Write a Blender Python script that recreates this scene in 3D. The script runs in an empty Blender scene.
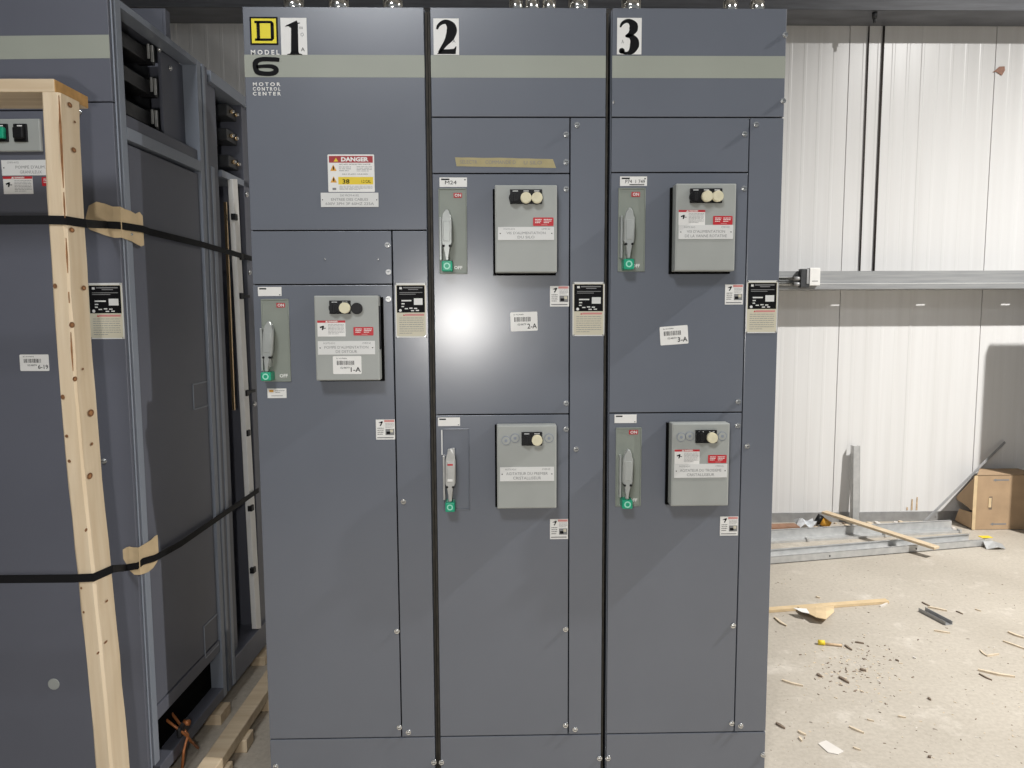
import bpy, bmesh, math, random
from mathutils import Vector, Matrix
random.seed(7)
SC = bpy.context.scene
COL = SC.collection
# ------------------------------------------------------------------ camera
FPX = 740.0
CAM = Vector((.7077, -2.2079, 1.4733))
YAW, PITCH, ROLL = .0208, .0955, -.0044
def cam_axes():
    cy, sy, cp, sp = math.cos(YAW), math.sin(YAW), math.cos(PITCH), math.sin(PITCH)
    f = Vector((sy*cp, cy*cp, -sp)); r = Vector((cy, -sy, 0)); u = r.cross(f)
    c, s = math.cos(ROLL), math.sin(ROLL)
    return c*r+s*u, -s*r+c*u, f
CR, CU, CF = cam_axes()
cd = bpy.data.cameras.new('camera'); cam = bpy.data.objects.new('camera', cd); COL.objects.link(cam)
cd.sensor_width = 36; cd.lens = FPX/1024*36; cd.clip_start = .02; cd.clip_end = 100
m = Matrix.Identity(4)
for i in range(3):
    m[i][0], m[i][1], m[i][2], m[i][3] = CR[i], CU[i], -CF[i], CAM[i]
cam.matrix_world = m
SC.camera = cam
# ------------------------------------------------------------------ light
SC.view_settings.view_transform = 'Standard'; SC.view_settings.look = 'None'
SC.view_settings.gamma = 1; SC.view_settings.use_curve_mapping = False
SC.view_settings.exposure = 0
w = bpy.data.worlds.new('world'); SC.world = w; w.use_nodes = True
w.node_tree.nodes['Background'].inputs[0].default_value = (.86, .93, 1, 1)
w.node_tree.nodes['Background'].inputs[1].default_value = .20
def lamp(name, kind, loc, power, color, radius, target=None, **kw):
    d = bpy.data.lights.new(name, kind); o = bpy.data.objects.new(name, d); COL.objects.link(o)
    d.energy = power; d.color = color; o.location = loc
    if kind in ('POINT', 'SPOT'): d.shadow_soft_size = radius
    if kind == 'AREA': d.shape = 'DISK'; d.size = radius*2
    for k, v in kw.items(): setattr(d, k, v)
    if target is not None:
        o.rotation_euler = (Vector(target)-Vector(loc)).to_track_quat('-Z', 'Y').to_euler()
    return o
# high-bay lamp over the aisle to the right: lights wall and floor, grazes the cabinet fronts
lamp('high_bay_lamp', 'SPOT', (5.2, -.60, 4.7), 2000, (1, .985, .96), .05, (4.9, .1, 0), spot_size=math.radians(139), spot_blend=1.0)
# added fill spot behind the camera, standing in for unseen hall lamps
lamp('hall_fill_spot', 'SPOT', (-.3, -4.0, 5.0), 620, (.95, .97, 1), .6, (.4, 0, .8), spot_size=math.radians(80), spot_blend=1.0)
# the phone's own flash beside the lens
lamp('phone_flash', 'POINT', (.492, -2.20, 1.432), 46.0, (1, .97, .93), .03)

# ------------------------------------------------------------------ materials
MATS = {}
def newmat(name, col, rough=.5, metal=0, var=0, vscale=8, bump=0, bscale=60, stretch=None, emit=0, coat=0, spec=None, col2=None, detail=4):
    m = bpy.data.materials.new(name); m.use_nodes = True; nt = m.node_tree; n = nt.nodes; l = nt.links
    b = n['Principled BSDF']
    b.inputs['Base Color'].default_value = (*col, 1); b.inputs['Roughness'].default_value = rough; b.inputs['Metallic'].default_value = metal
    if spec is not None: b.inputs['Specular IOR Level'].default_value = spec
    if coat: b.inputs['Coat Weight'].default_value = coat; b.inputs['Coat Roughness'].default_value = .2
    if var or bump or col2:
        tc = n.new('ShaderNodeTexCoord'); mp = n.new('ShaderNodeMapping'); l.new(tc.outputs['Object'], mp.inputs['Vector'])
        if stretch: mp.inputs['Scale'].default_value = stretch
    if var or col2:
        nz = n.new('ShaderNodeTexNoise'); nz.inputs['Scale'].default_value = vscale; nz.inputs['Detail'].default_value = detail
        l.new(mp.outputs['Vector'], nz.inputs['Vector'])
        rp = n.new('ShaderNodeValToRGB'); rp.color_ramp.elements[0].position = .32; rp.color_ramp.elements[1].position = .68
        c1 = col2 if col2 else [c*(1-var) for c in col]; c2 = col if col2 else [min(1, c*(1+var)) for c in col]
        rp.color_ramp.elements[0].color = (*c1, 1); rp.color_ramp.elements[1].color = (*c2, 1)
        l.new(nz.outputs['Fac'], rp.inputs['Fac']); l.new(rp.outputs['Color'], b.inputs['Base Color'])
    if bump:
        nb = n.new('ShaderNodeTexNoise'); nb.inputs['Scale'].default_value = bscale; nb.inputs['Detail'].default_value = 3
        l.new(mp.outputs['Vector'], nb.inputs['Vector'])
        bp = n.new('ShaderNodeBump'); bp.inputs['Strength'].default_value = bump; bp.inputs['Distance'].default_value = .002
        l.new(nb.outputs['Fac'], bp.inputs['Height']); l.new(bp.outputs['Normal'], b.inputs['Normal'])
    MATS[name] = m
    return m
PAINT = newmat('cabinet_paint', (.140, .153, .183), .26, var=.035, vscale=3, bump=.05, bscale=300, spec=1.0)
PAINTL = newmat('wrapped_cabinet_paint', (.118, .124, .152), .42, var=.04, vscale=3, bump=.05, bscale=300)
FRAME = newmat('frame_paint', (.24, .265, .31), .33, var=.04, vscale=5)
STRIPE = newmat('stripe_paint', (.335, .352, .30), .45, var=.03, vscale=6)
GAP = newmat('joint_black', (.003, .003, .003), .9, spec=.05)
GASKET = newmat('joint_gasket', (.035, .03, .022), .7, var=.4, vscale=30)
GREY = newmat('operator_grey', (.355, .368, .348), .42, var=.03, vscale=12)
PLATE = newmat('handle_plate_grey', (.25, .272, .236), .42, var=.04, vscale=12)
HANDLE = newmat('handle_grey', (.46, .48, .46), .3, metal=.35, var=.05, vscale=20)
SILVER = newmat('silver_handle', (.6, .6, .58), .3, metal=.6, var=.1, vscale=40)
BLACK = newmat('black_plastic', (.008, .008, .009), .45, spec=.3)
CREAM = newmat('cream_lens', (.72, .67, .48), .3, var=.05, vscale=60)
GREEN = newmat('green_plastic', (.01, .36, .20), .35)
GREENL = newmat('pale_green_mark', (.35, .75, .58), .4)
WHITE = newmat('label_white', (.80, .79, .76), .4, var=.02, vscale=30)
WHITE2 = newmat('engraved_plate_white', (.70, .70, .68), .35)
RED = newmat('label_red', (.52, .02, .03), .45)
DRED = newmat('danger_red', (.36, .025, .03), .45)
PINK = newmat('label_faded_red', (.62, .26, .24), .5)
YEL = newmat('logo_yellow', (.85, .72, .01), .45)
DYEL = newmat('danger_yellow', (.78, .58, .03), .5)
ORANGE = newmat('label_orange', (.7, .35, .04), .5)
INK = newmat('ink_black', (.006, .006, .007), .6, spec=.12)
INKG = newmat('ink_grey', (.22, .22, .22), .6)
CREAMP = newmat('label_cream', (.62, .58, .45), .5)
METAL = newmat('screw_metal', (.75, .75, .74), .22, metal=.9)
GALV = newmat('galvanised_steel', (.58, .58, .57), .40, metal=.45, col2=(.48, .485, .48), vscale=25, bump=.1, bscale=40)
GALVD = newmat('galvanised_dull', (.36, .36, .36), .5, metal=.5, var=.12, vscale=18)
EMT = newmat('conduit_steel', (.85, .83, .78), .16, metal=1)
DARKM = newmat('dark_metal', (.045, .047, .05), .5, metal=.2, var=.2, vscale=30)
RAILM = newmat('weathered_galvanised', (.34, .345, .345), .5, metal=.35, col2=(.27, .275, .28), vscale=14, stretch=(.3, 1, 6))
BEAMM = newmat('beam_grey', (.13, .135, .15), .5, var=.2, vscale=12, stretch=(.3, 1, 4))
DROD = newmat('dark_rod', (.07, .06, .055), .8, spec=.2)
BUS = newmat('busbar_dark', (.03, .03, .032), .35, var=.3, vscale=40)
BRASS = newmat('brass_bolt', (.85, .62, .35), .25, metal=1)
COPPER = newmat('copper_cable', (.55, .20, .07), .4, metal=.3)
WOOD = newmat('pine_wood', (.70, .575, .41), .65, col2=(.62, .485, .32), vscale=5, stretch=(9, 9, .6), bump=.2, bscale=40)
WOODX = newmat('pine_wood_rail', (.67, .545, .38), .65, col2=(.56, .43, .28), vscale=5, stretch=(.6, 9, 9), bump=.2, bscale=40)
ENDG = newmat('pine_end_grain', (.46, .26, .09), .7, var=.15, vscale=40)
KNOT = newmat('pine_knot', (.20, .09, .035), .6, var=.3, vscale=90)
RESIN = newmat('pine_pitch_streak', (.36, .17, .07), .55, var=.3, vscale=60)
CARD = newmat('cardboard', (.40, .275, .165), .8, var=.08, vscale=10, bump=.2, bscale=80)
CARDP = newmat('cardboard_pale', (.62, .47, .28), .8, var=.1, vscale=16)
STRAP = newmat('black_strap', (.006, .006, .007), .6, spec=.2, bump=.3, bscale=400)
TAPE = newmat('masking_tape', (.40, .34, .18), .7, var=.08, vscale=30)
CHIP = newmat('wood_chip', (.66, .55, .41), .75, var=.12, vscale=30)
CHIPD = newmat('brown_bark', (.20, .15, .11), .8, var=.3, vscale=30)
PAPER = newmat('pale_paper', (.66, .62, .57), .7, var=.04, vscale=20)
PLASTIC = newmat('clear_plastic', (.7, .72, .74), .2, var=.2, vscale=40, spec=.8)
RUST = newmat('rust_stain', (.55, .40, .25), .7, var=.2, vscale=60)
TAPEB = newmat('brown_tape', (.30, .15, .10), .6, var=.15, vscale=60)

def wall_mat():
    m = newmat('wall_white', (.70, .685, .665), .30, spec=.55); nt = m.node_tree; n = nt.nodes; l = nt.links; b = n['Principled BSDF']
    tc = n.new('ShaderNodeTexCoord'); mp = n.new('ShaderNodeMapping'); mp.inputs['Scale'].default_value = (14, 1, .35)
    nz = n.new('ShaderNodeTexNoise'); nz.inputs['Scale'].default_value = 1.6; nz.inputs['Detail'].default_value = 5
    l.new(tc.outputs['Object'], mp.inputs['Vector']); l.new(mp.outputs['Vector'], nz.inputs['Vector'])
    rp = n.new('ShaderNodeValToRGB'); rp.color_ramp.elements[0].position = .25; rp.color_ramp.elements[1].position = .7
    rp.color_ramp.elements[0].color = (.665, .655, .64, 1); rp.color_ramp.elements[1].color = (.72, .712, .70, 1)
    l.new(nz.outputs['Fac'], rp.inputs['Fac']); l.new(rp.outputs['Color'], b.inputs['Base Color'])
    return m
WALL = wall_mat()
def floor_mat():
    m = newmat('concrete_floor', (.5, .45, .38), .62); nt = m.node_tree; n = nt.nodes; l = nt.links; b = n['Principled BSDF']
    tc = n.new('ShaderNodeTexCoord')
    def noise(s, d, r=.55):
        z = n.new('ShaderNodeTexNoise'); z.inputs['Scale'].default_value = s; z.inputs['Detail'].default_value = d; z.inputs['Roughness'].default_value = r
        l.new(tc.outputs['Object'], z.inputs['Vector']); return z
    def ramp(src, p0, c0, p1, c1):
        r = n.new('ShaderNodeValToRGB'); r.color_ramp.elements[0].position = p0; r.color_ramp.elements[1].position = p1
        r.color_ramp.elements[0].color = (*c0, 1); r.color_ramp.elements[1].color = (*c1, 1); l.new(src, r.inputs['Fac']); return r
    def mix(kind, a, bb, fac=1):
        x = n.new('ShaderNodeMix'); x.data_type = 'RGBA'; x.blend_type = kind; x.inputs[0].default_value = fac
        l.new(a, x.inputs[6]); l.new(bb, x.inputs[7]); return x.outputs[2]
    a = ramp(noise(1.3, 6).outputs['Fac'], .3, (.43, .385, .32), .7, (.535, .485, .41))
    c = ramp(noise(60, 4, .7).outputs['Fac'], .35, (.86, .85, .84), .6, (1, 1, 1))
    x = mix('MULTIPLY', a.outputs['Color'], c.outputs['Color'])
    sp = ramp(noise(38, 2).outputs['Fac'], .27, (.45, .42, .40), .31, (1, 1, 1))
    x = mix('MULTIPLY', x, sp.outputs['Color'])
    dust = ramp(noise(4.5, 7, .7).outputs['Fac'], .56, (0, 0, 0), .74, (.16, .155, .15))
    x = mix('ADD', x, dust.outputs['Color'])
    l.new(x, b.inputs['Base Color'])
    bp = n.new('ShaderNodeBump'); bp.inputs['Strength'].default_value = .25; bp.inputs['Distance'].default_value = .003
    l.new(noise(90, 5).outputs['Fac'], bp.inputs['Height']); l.new(bp.outputs['Normal'], b.inputs['Normal'])
    return m
FLOOR = floor_mat()

# ------------------------------------------------------------------ geometry helpers
def at(px, py, **k):
    d = CF + CR*(px-512)/FPX - CU*(py-384)/FPX
    a, v = list(k.items())[0]; i = 'xyz'.index(a)
    return CAM + d*((v-CAM[i])/d[i])
def P(px, py, y=0.0):
    q = at(px, py, y=y); return q.x, q.z
ANG = -.04; CORNER = Vector((-.330, -.105, 0))
EX = Vector((math.cos(ANG), math.sin(ANG), 0)); EY = Vector((-math.sin(ANG), math.cos(ANG), 0))
def _pl(px, py, n, off=0):
    d = CF + CR*(px-512)/FPX - CU*(py-384)/FPX; o = CORNER+n*off
    q = CAM + d*((o-CAM).dot(n)/d.dot(n)) - CORNER
    return q.dot(EX), q.dot(EY), q.z
def LF(px, py, off=0): q = _pl(px, py, EY, off); return q[0], q[2]       # on the wrapped cabinet's front: (x, z)
def LS(px, py, off=0): q = _pl(px, py, EX, off); return q[1], q[2]       # on its side: (y, z)

class MB:
    def __init__(s): s.b = bmesh.new(); s.mats = []
    def mi(s, mat):
        if mat not in s.mats: s.mats.append(mat)
        return s.mats.index(mat)
    def _merge(s, t, mat, M=None):
        k = s.mi(mat)
        if M is not None: t.transform(M)
        mp = [s.b.verts.new(v.co) for v in t.verts]
        t.verts.index_update()
        for f in t.faces:
            try:
                g = s.b.faces.new([mp[v.index] for v in f.verts]); g.material_index = k; g.smooth = f.smooth
            except ValueError: pass
        t.free()
    def box(s, x0, x1, y0, y1, z0, z1, mat, bev=0, M=None, seg=2):
        t = bmesh.new(); bmesh.ops.create_cube(t, size=1)
        for v in t.verts: v.co = Vector(((x0+x1)/2+v.co.x*(x1-x0), (y0+y1)/2+v.co.y*(y1-y0), (z0+z1)/2+v.co.z*(z1-z0)))
        if bev: bmesh.ops.bevel(t, geom=t.edges[:], offset=bev, segments=seg, affect='EDGES', profile=.5)
        s._merge(t, mat, M); return s
    def prism(s, pts, y0, y1, mat, bev=0, M=None, axis='y'):
        # pts: outline; axis y -> (x,z), axis x -> (y,z), axis z -> (x,y)
        t = bmesh.new()
        def mk(a, b, c): return Vector((a, c, b)) if axis == 'y' else (Vector((c, a, b)) if axis == 'x' else Vector((a, b, c)))
        v0 = [t.verts.new(mk(a, b, y0)) for a, b in pts]; v1 = [t.verts.new(mk(a, b, y1)) for a, b in pts]
        n = len(pts); t.faces.new(v0); t.faces.new(v1[::-1])
        for i in range(n): t.faces.new((v0[i], v0[(i+1) % n], v1[(i+1) % n], v1[i]))
        if bev: bmesh.ops.bevel(t, geom=t.edges[:], offset=bev, segments=1, affect='EDGES')
        bmesh.ops.recalc_face_normals(t, faces=t.faces[:]); s._merge(t, mat, M); return s
    def cyl(s, c, axis, r, h, mat, seg=24, r2=None, M=None, bev=0):
        t = bmesh.new(); bmesh.ops.create_cone(t, cap_ends=True, segments=seg, radius1=r, radius2=r if r2 is None else r2, depth=h)
        if bev: bmesh.ops.bevel(t, geom=[e for e in t.edges if len(e.link_faces) == 2 and any(len(f.verts) > 4 for f in e.link_faces)], offset=bev, segments=2, affect='EDGES')
        for f in t.faces: f.smooth = len(f.verts) == 4 and not bev
        R = {'x': Matrix.Rotation(math.pi/2, 4, 'Y'), 'y': Matrix.Rotation(math.pi/2, 4, 'X'), 'z': Matrix.Identity(4)}[axis]
        t.transform(Matrix.Translation(c) @ R); s._merge(t, mat, M); return s
    def tube(s, pts, r, mat, seg=8):
        pts = [Vector(p) for p in pts]; k = s.mi(mat); rings = []
        for i, p in enumerate(pts):
            d = (pts[min(i+1, len(pts)-1)]-pts[max(i-1, 0)]).normalized()
            a = d.orthogonal().normalized() if i == 0 else (rings_a - d*rings_a.dot(d)).normalized()
            rings_a = a; b = d.cross(a)
            rings.append([s.b.verts.new(p+(a*math.cos(2*math.pi*j/seg)+b*math.sin(2*math.pi*j/seg))*r) for j in range(seg)])
        for i in range(len(rings)-1):
            for j in range(seg):
                f = s.b.faces.new((rings[i][j], rings[i][(j+1) % seg], rings[i+1][(j+1) % seg], rings[i+1][j])); f.material_index = k; f.smooth = True
        for rr in (rings[0][::-1], rings[-1]): s.b.faces.new(rr).material_index = k
        return s
    def flat(s, polys, mat, fn):
        # polys in 2D mapped by fn(a,b) -> 3D
        k = s.mi(mat)
        for p in polys:
            vs = [s.b.verts.new(fn(a, b)) for a, b in p]
            try: s.b.faces.new(vs).material_index = k
            except ValueError: pass
        return s
    def sheet(s, grid, th, mat):
        # grid of points, thick sheet offset along local normals
        k = s.mi(mat); R, Cc = len(grid), len(grid[0]); G = [[Vector(p) for p in row] for row in grid]
        def nrm(i, j):
            a = G[min(i+1, R-1)][j]-G[max(i-1, 0)][j]; b = G[i][min(j+1, Cc-1)]-G[i][max(j-1, 0)]; return a.cross(b).normalized()
        A = [[s.b.verts.new(G[i][j]) for j in range(Cc)] for i in range(R)]
        B = [[s.b.verts.new(G[i][j]+nrm(i, j)*th) for j in range(Cc)] for i in range(R)]
        F = []
        for i in range(R-1):
            for j in range(Cc-1):
                F += [(A[i][j], A[i+1][j], A[i+1][j+1], A[i][j+1]), (B[i][j], B[i][j+1], B[i+1][j+1], B[i+1][j])]
        for j in range(Cc-1): F += [(A[0][j], A[0][j+1], B[0][j+1], B[0][j]), (A[-1][j+1], A[-1][j], B[-1][j], B[-1][j+1])]
        for i in range(R-1): F += [(A[i+1][0], A[i][0], B[i][0], B[i+1][0]), (A[i][-1], A[i+1][-1], B[i+1][-1], B[i][-1])]
        for f in F: s.b.faces.new(f).material_index = k
        return s
    def build(s, name, parent=None, local=False):
        me = bpy.data.meshes.new(name)
        if parent is not None and not local:
            top = parent
            while top.parent: top = top.parent
            s.b.transform(top.matrix_basis.inverted())
        bmesh.ops.recalc_face_normals(s.b, faces=s.b.faces[:]) if False else None
        s.b.to_mesh(me); s.b.free()
        for mt in s.mats: me.materials.append(mt)
        o = bpy.data.objects.new(name, me); COL.objects.link(o)
        if parent is not None: o.parent = parent
        return o
def thing(name, label, cat, loc=(0, 0, 0), rz=0, group=None):
    o = bpy.data.objects.new(name, None); COL.objects.link(o); o.empty_display_size = .1
    o.matrix_basis = Matrix.Translation(loc) @ Matrix.Rotation(rz, 4, 'Z')
    return tag(o, label, cat, group)
def tag(o, label, cat, group=None):
    o['label'] = label; o['category'] = cat
    if group: o['group'] = group
    return o
def struct(o): o['kind'] = 'structure'; return o
def lone(mb, name, label, cat, group=None):
    """one-mesh thing: origin moved to the base of its mesh"""
    o = mb.build(name); me = o.data
    xs = [v.co for v in me.vertices]
    c = Vector((sum(v.x for v in xs)/len(xs), sum(v.y for v in xs)/len(xs), min(v.z for v in xs)))
    me.transform(Matrix.Translation(-c)); o.location = c
    return tag(o, label, cat, group)

# ------------------------------------------------------------------ lettering
_tc = {}
def glyphs(txt, bold=0.0, res=3):
    key = (txt, bold, res)
    if key in _tc: return _tc[key]
    c = bpy.data.curves.new('t', 'FONT'); c.body = txt; c.size = 1; c.offset = bold; c.resolution_u = res
    o = bpy.data.objects.new('t', c); COL.objects.link(o); bpy.context.view_layer.update()
    me = bpy.data.meshes.new_from_object(o.evaluated_get(bpy.context.evaluated_depsgraph_get()))
    vs = [(v.co.x, v.co.y) for v in me.vertices]; fs = [tuple(p.vertices) for p in me.polygons]
    bpy.data.objects.remove(o); bpy.data.curves.remove(c); bpy.data.meshes.remove(me)
    x0 = min(v[0] for v in vs); x1 = max(v[0] for v in vs); y0 = min(v[1] for v in vs); y1 = max(v[1] for v in vs)
    vs = [((x-x0)/(x1-x0), (y-y0)/(y1-y0)) for x, y in vs]
    _tc[key] = [[vs[i] for i in f] for f in fs]
    return _tc[key]
class Sheet:
    """thin label: local coords a in 0..1 (left-right), b in 0..1 (bottom-top) on a rectangle in a vertical plane"""
    def __init__(s, c0, c1, y, base, th=.0006, rot=0, side=False, radius=0):
        # c0 = (a0,b0) lower left, c1 = upper right ; side: the plane is x = const, facing +x
        s.x0, s.z0, s.x1, s.z1 = c0[0], c0[1], c1[0], c1[1]; s.y = y; s.th = th; s.rot = rot; s.lv = 0; s.m = MB()
        cx, cz = (s.x0+s.x1)/2, (s.z0+s.z1)/2; s.c = (cx, cz)
        w, h = s.x1-s.x0, s.z1-s.z0
        pts = []
        if radius:
            for (sx, sz, a0) in ((1, 1, 0), (-1, 1, 90), (-1, -1, 180), (1, -1, 270)):
                for k in range(4):
                    a = math.radians(a0+30*k); pts.append((cx+sx*(w/2-radius)+radius*math.cos(a), cz+sz*(h/2-radius)+radius*math.sin(a)))
        else: pts = [(s.x0, s.z0), (s.x1, s.z0), (s.x1, s.z1), (s.x0, s.z1)]
        pts = [s.r(p) for p in pts]
        s.m.prism(pts, y-th, y, base)
    def r(s, p):
        a = s.rot; dx, dz = p[0]-s.c[0], p[1]-s.c[1]
        return (s.c[0]+dx*math.cos(a)-dz*math.sin(a), s.c[1]+dx*math.sin(a)+dz*math.cos(a))
    def fn(s, lv):
        def f(a, b):
            q = s.r((s.x0+a*(s.x1-s.x0), s.z0+b*(s.z1-s.z0))); return Vector((q[0], s.y-s.th-.0002*lv, q[1]))
        return f
    def rect(s, a0, b0, a1, b1, mat, lv=1): s.m.flat([[(a0, b0), (a1, b0), (a1, b1), (a0, b1)]], mat, s.fn(lv)); return s
    def poly(s, pts, mat, lv=1): s.m.flat([pts], mat, s.fn(lv)); return s
    def polys(s, ps, mat, lv=1): s.m.flat(ps, mat, s.fn(lv)); return s
    def text(s, t, a0, b0, a1, b1, mat, bold=0.0, lv=2, res=2):
        s.m.flat([[(a0+x*(a1-a0), b0+y*(b1-b0)) for x, y in p] for p in glyphs(t, bold, res)], mat, s.fn(lv)); return s
    def disc(s, a, b, r, mat, lv=1, n=14):
        k = (s.x1-s.x0)/(s.z1-s.z0)
        s.m.flat([[(a+r*math.cos(2*math.pi*i/n), b+r*k*math.sin(2*math.pi*i/n)) for i in range(n)]], mat, s.fn(lv)); return s
    def lines(s, a0, b0, a1, b1, n, mat, fill=.45, seed=1, lv=1):
        rr = random.Random(seed); h = (b1-b0)/n
        for i in range(n):
            b = b1-(i+.5)*h; a = a0
            end = a1 if i < n-1 else a0+(a1-a0)*rr.uniform(.5, .9)
            while a < end-.01:
                wd = rr.uniform(.04, .13); s.rect(a, b-h*fill/2, min(end, a+wd), b+h*fill/2, mat, lv); a += wd+.015
        return s
    def build(s, name, parent, local=False): return s.m.build(name, parent, local)

# ------------------------------------------------------------------ the room
WY = 2.843
b = MB(); b.box(-6, 9, -6, WY+.2, -.1, 0, FLOOR); struct(b.build('floor'))
# back wall: ribbed steel panels with joints
pro = []; x = 4.045-.985*10
for pnl in range(16):
    x0 = x+pnl*.985
    pro += [(x0, 0), (x0, .014), (x0+.006, .014), (x0+.006, 0)]
    for k in range(1, 10):
        xr = x0+.003+k*.0985
        hgt = .0007 if k != 5 else .0018
        pro += [(xr-.010, 0), (xr-.004, -hgt), (xr+.010, -hgt), (xr+.014, 0)]
t = MB(); k = t.mi(WALL)
lo = [t.b.verts.new((a, WY+d, .055)) for a, d in pro]; hi = [t.b.verts.new((a, WY+d, 5.2)) for a, d in pro]
for i in range(len(pro)-1): t.b.faces.new((lo[i], lo[i+1], hi[i+1], hi[i])).material_index = k
t.box(pro[0][0], pro[-1][0], WY+.02, WY+.12, 0, 5.2, WALL)
struct(t.build('wall_back'))
t = MB(); t.box(-5.8, 8.8, WY-.006, WY+.02, 0, .07, GALVD, .002)
for k in range(22): t.cyl((-5.5+k*.62, WY-.008, .035), 'y', .007, .006, GALVD, 8)
struct(t.build('baseboard_back'))
b = MB(); b.box(-6, 9, -6, WY+.2, 5.2, 5.3, GALVD); struct(b.build('ceiling'))
b = MB(); b.box(-4.2, -4.1, -6, WY+.02, 0, 5.2, GALVD); struct(b.build('wall_left'))

def girt(name, z0, h, depth, slots, GALV):
    """long zee rail bolted to the wall: web horizontal, flange facing the room"""
    t = MB(); yf = WY-depth; x0, x1 = -5.8, 8.8
    t.box(x0, x1, yf, yf+.004, z0, z0+h, GALV)                   # face flange
    t.box(x0, x1, yf-.006, yf, z0, z0+.006, GALV)                # lip
    if slots: t.box(x0, x1, yf-.014, yf, z0+.034, z0+.037, WHITE2); t.box(x0, x1, yf-.012, yf, z0, z0+.034, GALV, .002)
    t.box(x0, x1, WY-.006, WY-.0025, z0, z0+h*.9, GALV)
    if slots:
        ys0, ys1 = WY-.118, WY-.104
        t.box(x0, x1, yf, ys0, z0, z0+.003, GALV); t.box(x0, x1, ys1, WY-.003, z0, z0+.003, GALV)
        xs = sorted(slots); a = x0
        for c in xs: t.box(a, c-.03, ys0, ys1, z0, z0+.003, GALV); a = c+.03
        t.box(a, x1, ys0, ys1, z0, z0+.003, GALV)
    else: t.box(x0, x1, yf, WY-.003, z0, z0+.003, GALV)
    return struct(t.build(name))
girt('trim_1', 1.618, .118, .245, [3.10+.572*k for k in range(-1, 5)], RAILM)
girt('trim_2', 3.355, .30, .255, [], BEAMM)

# ------------------------------------------------------------------ small fittings reused on the cabinets
def screw(x, z, parent, y=0, r=.0062, local=False, name='screw', side=False):
    t = MB()
    if side:
        t.cyl((y+.003, x, z), 'x', r*1.35, .003, METAL, 14); t.cyl((y+.006, x, z), 'x', r, .005, METAL, 6)
    else:
        t.cyl((x, y-.0015, z), 'y', r*1.3, .003, METAL, 16); t.cyl((x, y-.0055, z), 'y', r*.95, .006, METAL, 14, bev=.0012)
        t.box(x-r*.8, x+r*.8, y-.0092, y-.0084, z-.0007, z+.0007, DARKM)
    return t.build(name, parent, local)
def panel(name, parent, x0, x1, z0, z1, y=0, mat=None, g=.0018, th=.014, local=False, label=None):
    t = MB(); t.box(x0+g, x1-g, y, y+th, z0+g, z1-g, mat or PAINT, .0016)
    o = t.build(name, parent, local)
    if label: o['label'] = label
    return o
def PX(c, y=0): return P(c[0], c[1], y)
def rectpx(x0, y0, x1, y1, y=0, L=None):
    """pixel box (left, top, right, bottom) -> lower-left and upper-right on the plane"""
    f = (lambda a, b: P(a, b, y)) if L is None else L
    a = f(x0, (y0+y1)/2)[0]; c = f(x1, (y0+y1)/2)[0]; d = f((x0+x1)/2, y1)[1]; e = f((x0+x1)/2, y0)[1]
    return (a, d), (c, e)

def nameplate(px, parent, name='rating_plate', y=0, L=None, local=False):
    c0, c1 = rectpx(*px, y=y, L=L)
    s = Sheet(c0, c1, y, CREAMP, .0012)
    s.rect(0, 0, 1, .02, WHITE2).rect(0, .965, 1, 1, WHITE2).rect(0, 0, .03, 1, WHITE2).rect(.97, 0, 1, 1, WHITE2)
    s.rect(.05, .46, .95, .955, INK)
    s.rect(.14, .885, .22, .925, WHITE2, 2); s.rect(.26, .905, .88, .925, INKG, 2); s.rect(.42, .875, .74, .89, INKG, 2)
    s.rect(.14, .82, .88, .832, INKG, 2); s.rect(.14, .79, .66, .802, INKG, 2)
    s.rect(.2, .665, .52, .69, WHITE2, 2); s.rect(.2, .61, .3, .63, WHITE2, 2); s.rect(.2, .56, .28, .58, WHITE2, 2)
    s.rect(.6, .60, .88, .72, WHITE2, 2); s.disc(.16, .50, .045, WHITE2, 2)
    for a, bb in ((.3, .52), (.45, .53), (.6, .525), (.5, .485), (.66, .488)): s.rect(a, bb, a+.1, bb+.02, WHITE2, 2)
    s.rect(.3, .40, .92, .435, PINK); s.poly([(.24, .40), (.30, .40), (.27, .435)], RED)
    s.lines(.12, .06, .9, .38, 8, INKG, .22, 5)
    for a in (.05, .95):
        for bb in (.018, .98): s.disc(a, bb, .018, METAL, 3, 8)
    o = s.build(name, parent, local); o['label'] = 'black and cream rating plate'; return o
def small_warning(px, parent, y=0):
    s = Sheet(*rectpx(*px, y=y), y, WHITE)
    s.rect(.44, .87, .97, .98, PINK); s.rect(.5, .22, .96, .53, INKG); s.rect(.55, .27, .75, .4, INK, 2); s.rect(.74, .36, .9, .5, CREAMP, 2)
    s.poly([(.12, .84), (.34, .92), (.38, .88), (.26, .68), (.20, .70), (.28, .82)], INK)
    s.lines(.08, .22, .4, .62, 4, INK, .3, 3); s.lines(.5, .58, .95, .84, 4, INKG, .3, 4); s.rect(.06, .07, .92, .12, INKG)
    o = s.build('warning_sticker', parent); return o
def warn_label(px, parent, y, L=None, local=False):
    s = Sheet(*rectpx(*px, y=y, L=L), y, WHITE)
    s.rect(0, .86, 1, 1, RED); s.rect(.3, .88, .74, .985, PINK, 2); s.text('DANGER', .42, .89, .72, .975, WHITE, .03, 3)
    s.poly([(.28, .88), (.38, .88), (.33, .98)], WHITE, 3)
    s.poly([(.08, .60), (.2, .68), (.24, .66), (.2, .40), (.15, .40), (.17, .56), (.1, .52)], INK); s.rect(.2, .50, .3, .54, INK)
    s.lines(.38, .12, .96, .8, 8, INKG, .3, 11)
    return s.build('warning_label', parent, local)
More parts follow.
